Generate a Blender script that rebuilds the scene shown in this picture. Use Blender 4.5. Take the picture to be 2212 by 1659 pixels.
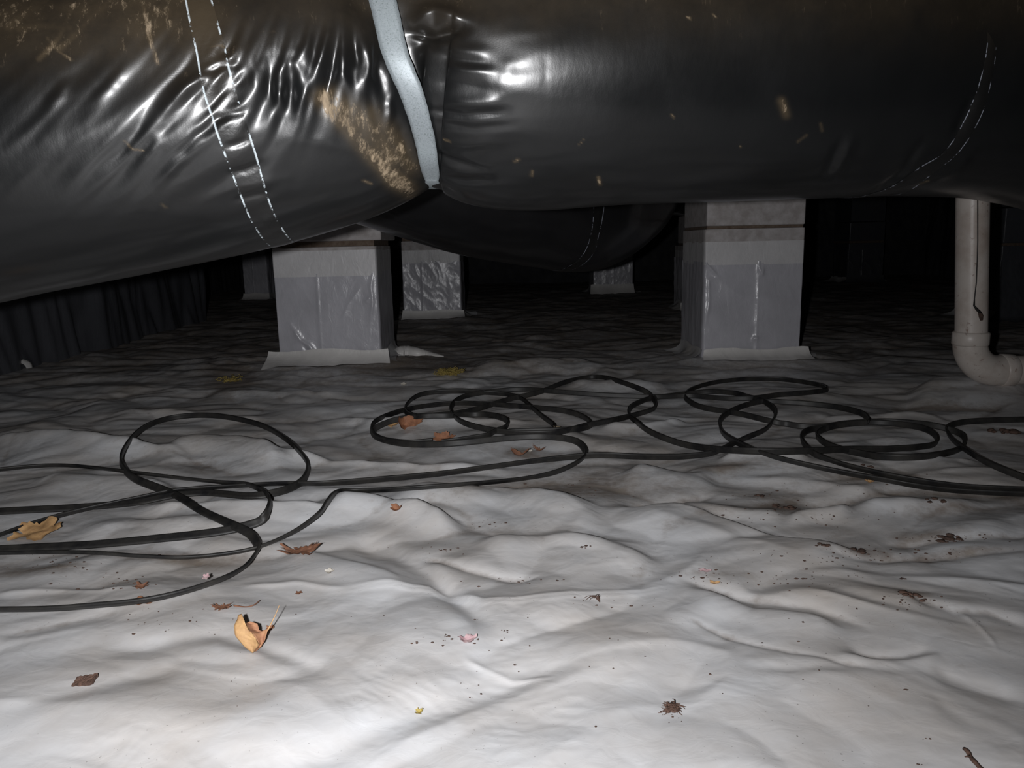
import bpy, math, random
import numpy as np
from mathutils import Vector, Matrix
for o in list(bpy.data.objects): bpy.data.objects.remove(o)
sc = bpy.context.scene; COL = sc.collection
random.seed(7)
# ------------------------------------------------------------------ camera
PW, PH, F = 2212.0, 1659.0, 1661.0
H0 = 0.484; PITCH = math.radians(10.37); ROLL = math.radians(1.2)
Fv = np.array([0, math.cos(PITCH), -math.sin(PITCH)])
R0 = np.array([1.0, 0, 0]); U0 = np.array([0, math.sin(PITCH), math.cos(PITCH)])
Uv = U0*math.cos(ROLL) + R0*math.sin(ROLL); Rv = R0*math.cos(ROLL) - U0*math.sin(ROLL)
CAM = np.array([0, 0, H0])
cd = bpy.data.cameras.new('camera'); cam = bpy.data.objects.new('camera', cd); COL.objects.link(cam)
cd.sensor_width = 36; cd.lens = F/PW*36; cd.clip_start = 0.02; cd.clip_end = 60
cam.matrix_world = Matrix(((Rv[0], Uv[0], -Fv[0], CAM[0]), (Rv[1], Uv[1], -Fv[1], CAM[1]), (Rv[2], Uv[2], -Fv[2], CAM[2]), (0, 0, 0, 1)))
sc.camera = cam
# ------------------------------------------------------------------ world, light, exposure
w = bpy.data.worlds.new('world'); sc.world = w; w.use_nodes = True
w.node_tree.nodes['Background'].inputs[0].default_value = (0.5, 0.55, 0.6, 1)
w.node_tree.nodes['Background'].inputs[1].default_value = 0.02
LP = np.array([-0.08, -0.01, H0+0.004])
ld = bpy.data.lights.new('phone_torch', 'AREA'); ld.shape = 'DISK'; ld.size = 0.022; ld.energy = 13
ld.spread = math.radians(146); ld.color = (0.985, 0.985, 1.0)
lo = bpy.data.objects.new('phone_torch', ld); COL.objects.link(lo); lo.location = LP
lo.rotation_euler = (math.radians(90-2), 0, math.radians(10))
sc.view_settings.view_transform = 'Standard'; sc.view_settings.look = 'None'
sc.view_settings.gamma = 1; sc.view_settings.use_curve_mapping = False
sc.view_settings.exposure = 0.0

# ------------------------------------------------------------------ pixel helpers
def project(P):
    d = P - CAM; z = np.maximum(d @ Fv, 1e-3)
    return PW/2 + F*(d @ Rv)/z, PH/2 - F*(d @ Uv)/z
def ray(px, py):
    return Fv + Rv*(px-PW/2)/F - Uv*(py-PH/2)/F
def at(px, py, D):                                     # point of that pixel at world depth y = D
    r = ray(px, py); return CAM + r*(D/r[1])
# ------------------------------------------------------------------ noise
_rng = np.random.RandomState(11); _perm = _rng.permutation(512); _perm = np.concatenate([_perm, _perm])
_ang = _rng.rand(512)*2*math.pi; _gx = np.cos(_ang); _gy = np.sin(_ang)
def perlin(x, y, seed=0):
    x = np.asarray(x, float)+seed*17.31; y = np.asarray(y, float)+seed*9.73
    xi = np.floor(x).astype(int); yi = np.floor(y).astype(int); xf = x-xi; yf = y-yi
    def g(ix, iy, dx, dy):
        k = _perm[(_perm[ix & 511]+iy) & 511]; return _gx[k]*dx+_gy[k]*dy
    u = xf*xf*xf*(xf*(xf*6-15)+10); v = yf*yf*yf*(yf*(yf*6-15)+10)
    a = g(xi, yi, xf, yf); b = g(xi+1, yi, xf-1, yf); c = g(xi, yi+1, xf, yf-1); d = g(xi+1, yi+1, xf-1, yf-1)
    return ((a+(b-a)*u)+((c+(d-c)*u)-(a+(b-a)*u))*v)*1.5
def sstep(a, b, x):
    t = np.clip((x-a)/(b-a), 0, 1); return t*t*(3-2*t)
# ------------------------------------------------------------------ mesh helpers
def new_mesh(name, V, Fc, mat, parent=None, smooth=True, attrs=None):
    me = bpy.data.meshes.new(name); V = np.asarray(V, np.float32).reshape(-1, 3)
    if isinstance(Fc, np.ndarray):
        n = len(Fc); k = Fc.shape[1]
        me.vertices.add(len(V)); me.vertices.foreach_set('co', V.ravel())
        me.loops.add(n*k); me.loops.foreach_set('vertex_index', Fc.astype(np.int32).ravel())
        me.polygons.add(n); me.polygons.foreach_set('loop_start', np.arange(0, n*k, k, dtype=np.int32))
        me.polygons.foreach_set('loop_total', np.full(n, k, np.int32)); me.update(calc_edges=True); me.validate()
    else:
        me.from_pydata([tuple(map(float, v)) for v in V], [], Fc)
    if smooth: me.polygons.foreach_set('use_smooth', [True]*len(me.polygons))
    for k, a in (attrs or {}).items():
        at_ = me.attributes.new(k, 'FLOAT', 'POINT'); at_.data.foreach_set('value', np.asarray(a, np.float32).ravel())
    if mat: me.materials.append(mat)
    o = bpy.data.objects.new(name, me); COL.objects.link(o)
    if parent: o.parent = parent
    return o
def grid_faces(nr, nc, close_c=False, flip=False):
    i = np.arange(nr-1)[:, None]; j = np.arange(nc if close_c else nc-1)[None, :]; j2 = (j+1) % nc
    a = i*nc+j; b = i*nc+j2; c = (i+1)*nc+j2; d = (i+1)*nc+j
    f = np.stack([a, b, c, d], -1).reshape(-1, 4); return f[:, ::-1] if flip else f
def tag(o, label=None, cat=None, group=None, kind=None):
    if label: o['label'] = label
    if cat: o['category'] = cat
    if group: o['group'] = group
    if kind: o['kind'] = kind
    return o
def empty(name, loc, label, cat, group=None):
    o = bpy.data.objects.new(name, None); COL.objects.link(o); o.location = tuple(loc); o.empty_display_size = .05
    return tag(o, label, cat, group)
def local(o, parent):                                  # keep world position under a translated parent
    o.parent = parent; o.matrix_parent_inverse = Matrix.Translation(-Vector(parent.location)); return o
class MB:
    def __init__(s): s.v = []; s.f = []
    def add(s, v, f):
        n = len(s.v); s.v += [tuple(map(float, p)) for p in v]; s.f += [tuple(i+n for i in q) for q in f]
    def tube(s, pts, rad, n=6):
        pts = np.asarray(pts, float); m = len(pts); rad = np.broadcast_to(rad, m)
        v = []
        for i in range(m):
            t = pts[min(i+1, m-1)]-pts[max(i-1, 0)]; t = t/(np.linalg.norm(t)+1e-9)
            a = np.cross(t, [0, 0, 1]); a = a if np.linalg.norm(a) > .05 else np.cross(t, [1, 0, 0]); a /= np.linalg.norm(a); b = np.cross(t, a)
            for k in range(n): th = 2*math.pi*k/n; v.append(pts[i]+rad[i]*(a*math.cos(th)+b*math.sin(th)))
        f = [(i*n+k, i*n+(k+1) % n, (i+1)*n+(k+1) % n, (i+1)*n+k) for i in range(m-1) for k in range(n)]
        f += [tuple(range(n))[::-1], tuple((m-1)*n+k for k in range(n))]; s.add(v, f)
    def blob(s, c, r, sq=(1, 1, 1), seed=0, nl=5, ns=7, rough=.3):
        rr = random.Random(seed); v = [(c[0], c[1], c[2]+r*sq[2])]; f = []
        for i in range(1, nl):
            ph = math.pi*i/nl
            for j in range(ns):
                th = 2*math.pi*j/ns; q = r*(1+rr.uniform(-rough, rough))
                v.append((c[0]+q*sq[0]*math.sin(ph)*math.cos(th), c[1]+q*sq[1]*math.sin(ph)*math.sin(th), c[2]+q*sq[2]*math.cos(ph)))
        v.append((c[0], c[1], c[2]-r*sq[2])); L = len(v)-1
        for j in range(ns):
            k = (j+1) % ns; f.append((0, 1+j, 1+k))
            for i in range(nl-2): f.append((1+i*ns+j, 1+(i+1)*ns+j, 1+(i+1)*ns+k, 1+i*ns+k))
            f.append((L, 1+(nl-2)*ns+k, 1+(nl-2)*ns+j))
        s.add(v, f)
    def build(s, name, mat, parent=None, smooth=True): 
        return new_mesh(name, s.v, s.f, mat, parent, smooth)
# ------------------------------------------------------------------ materials
class Mt:
    def __init__(s, name, base=(.5, .5, .5), rough=.5, metal=0, spec=.5):
        s.m = bpy.data.materials.new(name); s.m.use_nodes = True; s.t = s.m.node_tree; s.b = s.t.nodes['Principled BSDF']
        s.b.inputs['Base Color'].default_value = (*base, 1); s.b.inputs['Roughness'].default_value = rough
        s.b.inputs['Metallic'].default_value = metal; s.b.inputs['Specular IOR Level'].default_value = spec
    def n(s, typ, **kw):
        nd = s.t.nodes.new(typ)
        for k, v in kw.items():
            if k in nd.inputs: nd.inputs[k].default_value = v
            else: setattr(nd, k, v)
        return nd
    def l(s, a, b): s.t.links.new(a, b)
    def coord(s, scale=(1, 1, 1), rot=(0, 0, 0), uvw='Object'):
        c = s.n('ShaderNodeTexCoord'); m = s.n('ShaderNodeMapping'); m.inputs['Scale'].default_value = scale; m.inputs['Rotation'].default_value = rot
        s.l(c.outputs[uvw], m.inputs[0]); return m.outputs[0]
    def noise(s, vec, scale, detail=4, rough=.55, dist=0):
        nd = s.n('ShaderNodeTexNoise'); nd.inputs['Scale'].default_value = scale; nd.inputs['Detail'].default_value = detail
        nd.inputs['Roughness'].default_value = rough; nd.inputs['Distortion'].default_value = dist; s.l(vec, nd.inputs['Vector']); return nd.outputs[0]
    def ramp(s, fac, stops):
        r = s.n('ShaderNodeValToRGB'); e = r.color_ramp.elements
        while len(e) < len(stops): e.new(.5)
        for i, (p, c) in enumerate(stops): e[i].position = p; e[i].color = (*c, 1) if len(c) == 3 else c
        s.l(fac, r.inputs[0]); return r.outputs[0]
    def mr(s, v, a, b, c=0, d=1):
        m = s.n('ShaderNodeMapRange'); 
        for i, q in zip((1, 2, 3, 4), (a, b, c, d)): m.inputs[i].default_value = q
        s.l(v, m.inputs[0]); return m.outputs[0]
    def math(s, op, a, b):
        m = s.n('ShaderNodeMath', operation=op)
        for i, q in enumerate((a, b)):
            if isinstance(q, (int, float)): m.inputs[i].default_value = q
            else: s.l(q, m.inputs[i])
        return m.outputs[0]
    def mix(s, f, a, b):
        m = s.n('ShaderNodeMix', data_type='RGBA')
        for sock, q in ((m.inputs[0], f), (m.inputs[6], a), (m.inputs[7], b)):
            if isinstance(q, (int, float)): sock.default_value = q if sock == m.inputs[0] else (q, q, q, 1)
            elif isinstance(q, tuple): sock.default_value = (*q, 1)
            else: s.l(q, sock)
        return m.outputs[2]
    def attr(s, name): a = s.n('ShaderNodeAttribute'); a.attribute_name = name; return a.outputs['Fac']
    def bump(s, hgt, strength, dist):
        b = s.n('ShaderNodeBump'); b.inputs['Strength'].default_value = strength; b.inputs['Distance'].default_value = dist
        s.l(hgt, b.inputs['Height'])
        if s.b.inputs['Normal'].is_linked: s.l(s.b.inputs['Normal'].links[0].from_socket, b.inputs['Normal'])
        s.l(b.outputs[0], s.b.inputs['Normal'])
    def base(s, c): s.l(c, s.b.inputs['Base Color'])

def mat_liner():
    m = Mt('white_liner', rough=.42, spec=.4); v = m.coord()
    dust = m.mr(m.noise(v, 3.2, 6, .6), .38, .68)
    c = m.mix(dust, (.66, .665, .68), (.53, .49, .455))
    d = m.attr('dirt'); fine = m.noise(v, 60, 5, .65); med = m.noise(v, 14, 5, .6)  # on the floor this attribute also carries painted shading with distance
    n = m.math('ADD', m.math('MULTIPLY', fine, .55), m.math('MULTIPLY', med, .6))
    soil = m.mr(m.math('ADD', d, m.math('SUBTRACT', n,   .62)), .20, .62)  # soil plus, on the floor, the painted shading with distance
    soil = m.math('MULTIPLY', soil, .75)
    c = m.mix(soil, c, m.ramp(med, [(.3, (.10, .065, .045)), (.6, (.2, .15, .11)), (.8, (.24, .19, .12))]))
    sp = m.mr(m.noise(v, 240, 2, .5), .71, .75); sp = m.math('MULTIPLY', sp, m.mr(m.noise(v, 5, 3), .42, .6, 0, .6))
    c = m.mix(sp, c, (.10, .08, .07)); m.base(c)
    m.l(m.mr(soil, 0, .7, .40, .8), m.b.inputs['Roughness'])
    m.bump(m.noise(m.coord((1, 1.3, 1)), 34, 3, .5, .8), .16, .004)
    m.bump(m.noise(v, 9, 2, .45, 1.5), .22, .012)
    return m.m
def mat_duct(name, gloss=.35, base=(.006, .0065, .007)):
    m = Mt(name, base, gloss, spec=.48); v = m.coord(); m.b.inputs['Coat Weight'].default_value = .45; m.b.inputs['Coat Roughness'].default_value = .17
    d1 = m.attr('dirt'); db = m.attr('dirtb'); d = m.math('MAXIMUM', d1, db)
    a1 = m.noise(m.coord((1, 1, .16), (0, math.radians(42), 0)), 120, 7, .8); a2 = m.noise(m.coord((1, 1, .16), (0, math.radians(-42), 0)), 120, 7, .8)
    fb = m.math('GREATER_THAN', db, d1); a = m.math('ADD', m.math('MULTIPLY', a2, fb), m.math('MULTIPLY', a1, m.math('SUBTRACT', 1.0, fb))); b = m.noise(v, 16, 5, .65)
    n = m.math('ADD', m.math('MULTIPLY', m.math('SUBTRACT', a, .5), 3.2), m.math('MULTIPLY', m.math('SUBTRACT', b, .5), 1.6))
    soil = m.mr(m.math('ADD', d, n), .55, 1.05); soil = m.math('MULTIPLY', soil, m.mr(d, .03, .45, 0, .85))
    haze = m.math('MULTIPLY', m.mr(d, 0, .5, 0, .55), m.mr(b, .3, .7, .4, 1))
    c = m.mix(haze, base, (.13, .095, .055))
    m.base(m.mix(soil, c, m.ramp(a, [(.3, (.10, .07, .045)), (.5, (.20, .15, .095)), (.68, (.40, .31, .21))])))
    m.l(m.math('MAXIMUM', m.mr(m.noise(v, 5, 5, .6), .3, .7, gloss-.06, gloss+.12), m.mr(soil, 0, .6, 0, .8)), m.b.inputs['Roughness'])
    m.l(m.mr(m.math('MAXIMUM', soil, haze), 0, .5, .45, .03), m.b.inputs['Coat Weight'])
    m.bump(m.noise(m.coord((1, 1, .4), (0, math.radians(30), 0)), 60, 3, .5), .12, .003)
    m.bump(m.noise(v, 500, 2, .5), .12, .0005)
    return m.m
def mat_wrap(name, col, rough=.28):
    m = Mt(name, col, rough, spec=.6); v = m.coord()
    m.base(m.mix(m.mr(m.noise(v, 5, 5, .6), .35, .7), col, tuple(c*.8 for c in col)))
    m.bump(m.noise(m.coord((1, 1, .5)), 30, 4, .6, .8), .35, .006); return m.m
def mat_simple(name, c1, c2, rough=.7, scale=40, metal=0, spec=.4, bump=.3, dist=.002):
    m = Mt(name, c1, rough, metal, spec); v = m.coord(); n = m.noise(v, scale, 5, .6)
    m.base(m.mix(m.mr(n, .35, .65), c1, c2)); m.bump(n, bump, dist); return m.m
LINER = mat_liner(); DUCT = mat_duct('black_duct_jacket'); DUCT2 = mat_duct('black_duct_jacket_dull', .5, (.006, .006, .007))
WRAP = mat_wrap('pier_wrap_film', (.56, .555, .60)); TAPEW = mat_wrap('white_tape', (.68, .67, .68), .42)
FLANGE = mat_wrap('seam_tape', (.74, .72, .70), .45)
CONC = mat_simple('painted_block', (.50, .475, .475), (.36, .33, .32), .8, 30)
MORT = mat_simple('brown_mortar', (.11, .075, .055), (.17, .13, .10), .9, 60)
CABLE = mat_simple('black_cable_rubber', (.012, .012, .013), (.035, .033, .03), .5, 25, spec=.35, bump=.1)
COPPER = mat_simple('copper_end', (.35, .28, .18), (.2, .15, .1), .5)
LEAF = mat_simple('dry_leaf_tan', (.60, .37, .17), (.42, .24, .11), .7, 90)
LEAFD = mat_simple('dry_leaf_shaded_inner', (.44, .23, .12), (.30, .14, .08), .75, 90)  # shade of the inner lobe put into a darker, redder leaf colour
LEAFB = mat_simple('dry_leaf_brown', (.16, .075, .045), (.26, .12, .07), .8, 90)
LEAFO = mat_simple('dry_leaf_orange', (.33, .15, .08), (.2, .09, .05), .75, 90)
SOIL = mat_simple('soil_crumb', (.055, .035, .028), (.10, .06, .045), .9, 120)
BARK = mat_simple('bark', (.13, .075, .055), (.07, .04, .03), .9, 150, bump=.8)
PALE = mat_simple('pale_scrap', (.55, .52, .47), (.4, .36, .3), .7, 90)
YEL = mat_simple('yellow_fibre', (.42, .33, .09), (.28, .2, .06), .8, 90)
PINK = mat_simple('pink_scrap', (.42, .26, .28), (.5, .38, .38), .7, 90)
WRAPD = mat_wrap('dark_film', (.09, .093, .105), .4)
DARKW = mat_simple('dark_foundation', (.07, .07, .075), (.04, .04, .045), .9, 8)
WOOD = mat_simple('old_timber', (.10, .07, .045), (.06, .04, .028), .85, 12)
def mat_strap():
    m = Mt('galvanised_strap', (.5, .55, .57), .5, .25, .5); v = m.coord()
    vo = m.n('ShaderNodeTexVoronoi'); vo.inputs['Scale'].default_value = 420; m.l(v, vo.inputs['Vector'])
    c = m.mix(m.mr(m.noise(v, 500, 3, .6), .56, .66), m.mix(vo.outputs['Distance'], (.31, .345, .365), (.24, .27, .29)), (.16, .19, .19))
    m.base(m.mix(m.mr(m.noise(v, 7, 4), .5, .75, 0, .5), c, (.30, .35, .36))); m.bump(m.noise(v, 300, 2), .2, .0005); return m.m
STRAP = mat_strap()
def mat_pvc():
    m = Mt('stained_pvc', (.5, .46, .42), .38); v = m.coord()
    c = m.mix(m.mr(m.noise(v, 9, 5, .65), .42, .72), (.60, .545, .50), (.40, .32, .27))
    c = m.mix(m.mr(m.noise(v, 55, 4, .6), .62, .72, 0, .7), c, (.20, .10, .07)); m.base(c); return m.m
PVC = mat_pvc()
def mat_tapeline(name='clear_tape_edge', lo=.475, col=(.55, .62, .66)):
    m = Mt(name, (.02, .02, .022), .3, spec=.48); m.b.inputs['Coat Weight'].default_value = .45; m.b.inputs['Coat Roughness'].default_value = .17; v = m.coord(); e = m.attr('edge')
    n = m.noise(v, 38, 3, .6); fi = m.noise(v, 260, 3, .6)
    k = m.math('MULTIPLY', m.mr(m.math('ADD', n, m.math('MULTIPLY', m.math('SUBTRACT', fi, .5), .5)), lo, lo+.08), m.mr(e, .45, .7))  # pale dashes: glints of the clear tape edges painted into the colour
    hz = m.mr(m.attr('dirt'), 0, .5, 0, .5); m.base(m.mix(k, m.mix(hz, (.009, .009, .009), (.13, .095, .055)), col)); m.l(m.mr(hz, 0, .4, .45, .05), m.b.inputs['Coat Weight']); m.l(m.mix(k, .36, .7), m.b.inputs['Roughness'])
    m.bump(m.noise(v, 60, 3), .3, .003); return m.m
TLINE = mat_tapeline(); TLINE2 = mat_tapeline('dull_tape_edge', .5, (.30, .32, .38))

# ------------------------------------------------------------------ floor relief
# (polyline, near width px, far width px, slope, sharp) : crests (+) and valleys (-) of the liner
FEAT = [
 ([(-60,966),(60,966),(150,966),(300,980),(430,996)], 16, 5, .55, 1),
 ([(540,982),(640,997),(740,1008),(800,1014),(850,1008),(1000,1011),(1120,1016)], 7, 5, .5, 1),
 ([(690,908),(760,911),(815,922),(960,923),(1100,926),(1200,926)], 6, 4, .45, 1),
 ([(1290,930),(1390,926),(1440,919),(1490,909)], 6, 5, .5, 1),
 ([(290,1098),(350,1105),(450,1108),(600,1113),(760,1112)], 10, 6, .45, 1),
 ([(680,1093),(800,1102),(900,1112),(1010,1140)], 20, 9, .45, 0),
 ([(820,1064),(960,1066),(1100,1073),(1200,1090),(1320,1114)], 42, 9, .32, 0),
 ([(1290,1116),(1400,1115),(1450,1112),(1520,1124),(1600,1148),(1700,1172),(1800,1190),(1930,1216)], 60, 10, .34, 0),
 ([(1430,1096),(1520,1102),(1620,1110),(1720,1112)], 12, 14, .45, 0),
 ([(1690,1116),(1760,1110),(1850,1092)], 12, 9, .45, 0),
 ([(1830,1090),(1950,1098),(2060,1098),(2130,1092)], 12, 12, .45, 0),
 ([(680,1275),(800,1273),(930,1270),(990,1288),(1050,1308),(1110,1311),(1250,1300),(1380,1282),(1500,1262)], 4, 4, .45, 1),
 ([(680,1282),(800,1280),(930,1277),(990,1295),(1050,1316),(1110,1319),(1250,1308),(1380,1290),(1500,1270)], 3, 3, .35, 1),
 ([(880,1198),(950,1212),(1000,1232),(1080,1250),(1190,1254)], 10, 8, -.4, 1),
 ([(1000,1190),(1080,1178),(1200,1182),(1320,1200),(1460,1226)], 30, 14, .22, 0),
 ([(740,1165),(850,1190),(930,1240),(980,1290),(1030,1335),(1090,1372)], 32, 22, -.22, 0),
 ([(590,1180),(700,1205),(800,1240),(900,1275)], 40, 14, .14, 0),
 ([(540,1680),(700,1625),(850,1560),(1000,1500),(1150,1452),(1300,1425)], 34, 34, -.20, 0),
 ([(760,1665),(900,1590),(1060,1520),(1200,1480),(1330,1455)], 60, 20, .10, 0),
 ([(990,1423),(1050,1445),(1110,1463),(1200,1464)], 5, 3, .5, 1),
 ([(1460,1335),(1560,1370),(1700,1410),(1830,1440),(1920,1452)], 5, 5, -.45, 1),
 ([(1440,1248),(1600,1285),(1750,1312),(1830,1336),(1900,1372)], 14, 10, -.34, 1),
 ([(1460,1272),(1600,1312),(1760,1345),(1850,1372)], 30, 12, .20, 0),
 ([(1390,1130),(1500,1150),(1640,1185),(1760,1215)], 50, 10, .1, 0),
 ([(1820,1398),(1880,1414),(1950,1412),(2020,1396)], 12, 12, -.32, 1),
 ([(1800,1416),(1880,1430),(1960,1428),(2050,1410)], 20, 8, .2, 0),
 ([(1940,1286),(2010,1308),(2060,1322),(2130,1325),(2250,1365)], 16, 10, -.34, 1),
 ([(1590,1440),(1750,1452),(1870,1443),(1990,1450)], 12, 12, -.22, 0),
 ([(2070,1320),(2110,1350),(2160,1400)], 5, 5, .3, 1),
 ([(-40,1565),(150,1505),(300,1470),(440,1438)], 24, 20, -.16, 0),
 ([(-40,1385),(100,1362),(200,1340),(300,1318)], 14, 12, -.24, 0),
 ([(-40,1400),(120,1380),(260,1352)], 40, 14, .08, 0),
 ([(180,1418),(350,1392),(470,1376),(560,1400),(640,1430),(740,1465)], 20, 16, -.2, 0),
 ([(510,1268),(640,1261),(760,1276)], 5, 4, .4, 1),
 ([(-30,1288),(80,1284),(200,1282),(320,1276)], 5, 4, .4, 1),
 ([(1740,1200),(1850,1206),(2000,1200),(2260,1206)], 12, 8, -.35, 1),
 ([(1880,1172),(2000,1168),(2200,1172),(2260,1172)], 14, 9, -.30, 1),
 ([(1650,1070),(1780,1085),(1850,1075),(1990,1064),(2240,1080)], 14, 12, -.28, 0),
 ([(1550,1030),(1700,1040),(1850,1060),(2000,1090)], 10, 8, .25, 1),
 ([(1540,1000),(1600,994),(1660,997),(1760,1012)], 9, 6, .5, 1),
 ([(1830,1000),(1930,1004),(2040,1001),(2140,1004)], 5, 5, .45, 1),
 ([(1330,1040),(1390,1020),(1450,1034),(1560,1032)], 22, 12, .2, 0),
 ([(1340,1098),(1420,1094),(1500,1078),(1560,1070)], 8, 8, -.35, 1),
 ([(150,1150),(280,1135),(420,1140),(560,1160)], 26, 14, .16, 0),
 ([(60,1050),(200,1045),(330,1050),(420,1075)], 18, 10, .2, 0),
 ([(330,990),(420,968),(520,972),(640,1010)], 22, 9, .32, 0),
 ([(430,857),(520,850),(640,858),(780,852)], 6, 4, .3, 1),
 ([(200,905),(340,898),(480,905),(620,912)], 7, 5, .3, 1),
 ([(1740,900),(1800,905),(1900,903),(2060,905)], 6, 5, .35, 1),
 ([(1950,852),(2050,844),(2130,836),(2260,842)], 22, 8, .28, 0),
 ([(1900,880),(2020,878),(2200,884)], 8, 6, -.25, 0),
 ([(1200,838),(1300,842),(1380,838),(1470,846)], 8, 5, .3, 0),
 ([(1000,800),(1120,795),(1220,790),(1330,800)], 8, 5, .25, 0),
 ([(2010,1440),(2100,1470),(2212,1500)], 22, 14, -.18, 0),
 ([(2000,1500),(2100,1560),(2212,1600)], 24, 18, -.12, 0),
 ([(1100,1659),(1300,1600),(1500,1580),(1700,1620)], 60, 40, .05, 0),
]
def hfloor(x, y):
    x = np.asarray(x, float); y = np.asarray(y, float)
    wx = x+.10*perlin(x*2.3, y*2.3, 3); wy = y+.10*perlin(x*2.3, y*2.3, 5)
    near = sstep(.2, 1.1, y); far = sstep(1.6, 3.0, y)
    sa = lambda n, e=.0016: np.sqrt(n*n+e)
    h = .020*(sa(perlin(wx*1.5, wy*1.9, 1))-.25)
    h = h+(.0195-.009*(1-near))*(sa(perlin(wx*3.3+.6*wy, wy*4.4, 2), .0008)-.25)
    h = h+(.0022+.0036*near+.002*far)*(sa(perlin(wx*8+.5*wy, wy*10.5, 4), .0025)-.25)
    h = h+(.0003+.0004*near)*(.5-sa(perlin(wx*20, wy*26, 6), .01))
    cr = perlin(wx*1.9+.25*perlin(x*6, y*6, 14), wy*5.2, 12); h = h+(.0045*near+.0015)*np.exp(-7*np.sqrt(cr*cr+.0012))*sstep(-.15, .25, perlin(wx*2, wy*3.1, 13))
    m = sstep(.15, .45, perlin(wx*6, wy*6, 8)); h = h+.0008*m*(.5-sa(perlin(wx*40+wy*25, wy*52, 7), .01))
    P = np.stack([x, y, np.zeros_like(x)], -1); px, py = project(P); W = np.maximum(y, .3)**2/(F*H0)
    ok = (y > .35)
    for pts, wn, wf, k, sh in FEAT:
        X = [p[0] for p in pts]; Y = [p[1] for p in pts]
        yl = np.interp(px, X, Y)+3.0*perlin(px/80, px*0, 9); s = py-yl; L = X[-1]-X[0]
        fade = sstep(X[0], X[0]+.22*L, px)*(1-sstep(X[-1]-.22*L, X[-1], px))
        wn_, wf_ = wn, max(wf, 8)
        q = np.where(s > 0, s/wn_, -s/wf_)
        g = np.exp(-1.3*(np.sqrt(q*q+.10)-.316)) if sh else np.exp(-q*q)
        h = h+np.where(ok, fade*g*k*1.2*min(wn, wf*2.2)*W*(1.1 if sh else 1.0), 0)
    return h
def on_floor(px, py, off=0.0):
    px = np.atleast_1d(np.asarray(px, float)); py = np.atleast_1d(np.asarray(py, float))
    r = Fv[None]+Rv[None]*((px-PW/2)/F)[:, None]-Uv[None]*((py-PH/2)/F)[:, None]
    z = np.zeros(len(px))
    for _ in range(14):
        t = (z+off-H0)/r[:, 2]; P = CAM[None]+r*t[:, None]; z = .5*z+.5*hfloor(P[:, 0], P[:, 1])
    t = (z+off-H0)/r[:, 2]; return CAM[None]+r*t[:, None]
# dirt patches on the liner: (x, y, rx, ry, amount)
DIRT = [(70,1235,150,22,.55),(330,1200,260,16,.5),(420,1012,60,14,.35),(1200,1060,210,22,.5),(1040,1150,60,12,.4),(300,1262,90,10,.35),
        (1700,1093,90,14,.5),(1650,1070,60,10,.4),(1870,1195,90,14,.55),(2050,1200,180,10,.6),(2010,1160,90,12,.5),(1900,1040,90,10,.55),(2190,1080,60,16,.45),
        (1560,1015,70,9,.5),(1970,1290,60,14,.55),(1640,1295,110,12,.3),(1520,1245,150,14,.35),(500,820,60,30,.5),(1130,985,50,10,.5),(520,1198,60,12,.45),
        (260,1330,120,10,.15),(1300,1040,90,25,.4),(2080,1110,160,14,.35),(1480,1150,60,10,.2),(1110,1258,90,7,.35),(1250,1295,60,6,.3),(900,790,200,16,.25),(1420,1060,80,18,.25)]
def dirt_shade_floor(x, y):
    P = np.stack([x, y, np.zeros_like(x)], -1); px, py = project(P); d = np.zeros_like(x)
    for a, b, rx, ry, am in DIRT: d = np.maximum(d, am*np.exp(-((px-a)/rx)**2-((py-b)/ry)**2))
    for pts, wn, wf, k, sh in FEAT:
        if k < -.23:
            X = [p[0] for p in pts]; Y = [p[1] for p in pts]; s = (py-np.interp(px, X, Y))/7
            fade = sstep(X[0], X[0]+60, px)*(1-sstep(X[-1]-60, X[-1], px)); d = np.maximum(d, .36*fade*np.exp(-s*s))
    wx = x+.10*perlin(x*2.3, y*2.3, 3); wy = y+.10*perlin(x*2.3, y*2.3, 5); n2 = perlin(wx*3.3+.6*wy, wy*4.4, 2)
    mid = sstep(.95, 1.5, y); return np.where(y > .3, d, 0)+.22*mid+.32*sstep(2.3, 3.8, y)+.17*np.exp(-(n2/.055)**2)  # mid ramp: dust plus painted light falloff; far ramp: unlit liner painted dark
XL, XR, YB, YF = -2.6, 5.2, -1.2, 9.6
nr, nc = 640, 860
inv = np.linspace(1/.62, 1/9.6, nr-60); Dn = 1/inv; Dl = np.exp(np.linspace(math.log(.62), math.log(9.6), 4000))
dens = np.concatenate([np.linspace(YB, .5, 40), np.linspace(.52, .61, 12)])
mixk = np.linspace(0, 1, nr-52); Da = 1/(1/.62+(1/9.6-1/.62)*mixk); Db = .62*(9.6/.62)**mixk
rows = np.concatenate([dens, .62*Da/.62*.55+Db*.45]); rows = np.sort(rows); nr = len(rows)
half = .22+.80*np.maximum(rows, .45); s_ = np.linspace(-1, 1, nc); ex = np.linspace(0, 1, 14)[1:]
Xg = np.zeros((nr, nc+2*len(ex)))
for i in range(nr):
    c = s_*half[i]; lo_x = min(-3.4, c[0]-.05); hi_x = max(XR, c[-1]+.05)
    Xg[i] = np.concatenate([(c[0]+(lo_x-c[0])*ex)[::-1], c, c[-1]+(hi_x-c[-1])*ex])
Yg = np.repeat(rows[:, None], Xg.shape[1], 1)
Zg = hfloor(Xg.ravel(), Yg.ravel()).reshape(Xg.shape)
fl = new_mesh('floor', np.stack([Xg, Yg, Zg], -1), grid_faces(*Xg.shape), LINER, attrs={'dirt': dirt_shade_floor(Xg.ravel(), Yg.ravel())})  # dirt attribute holds soil patches and the painted far shade
tag(fl, kind='structure')
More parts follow.
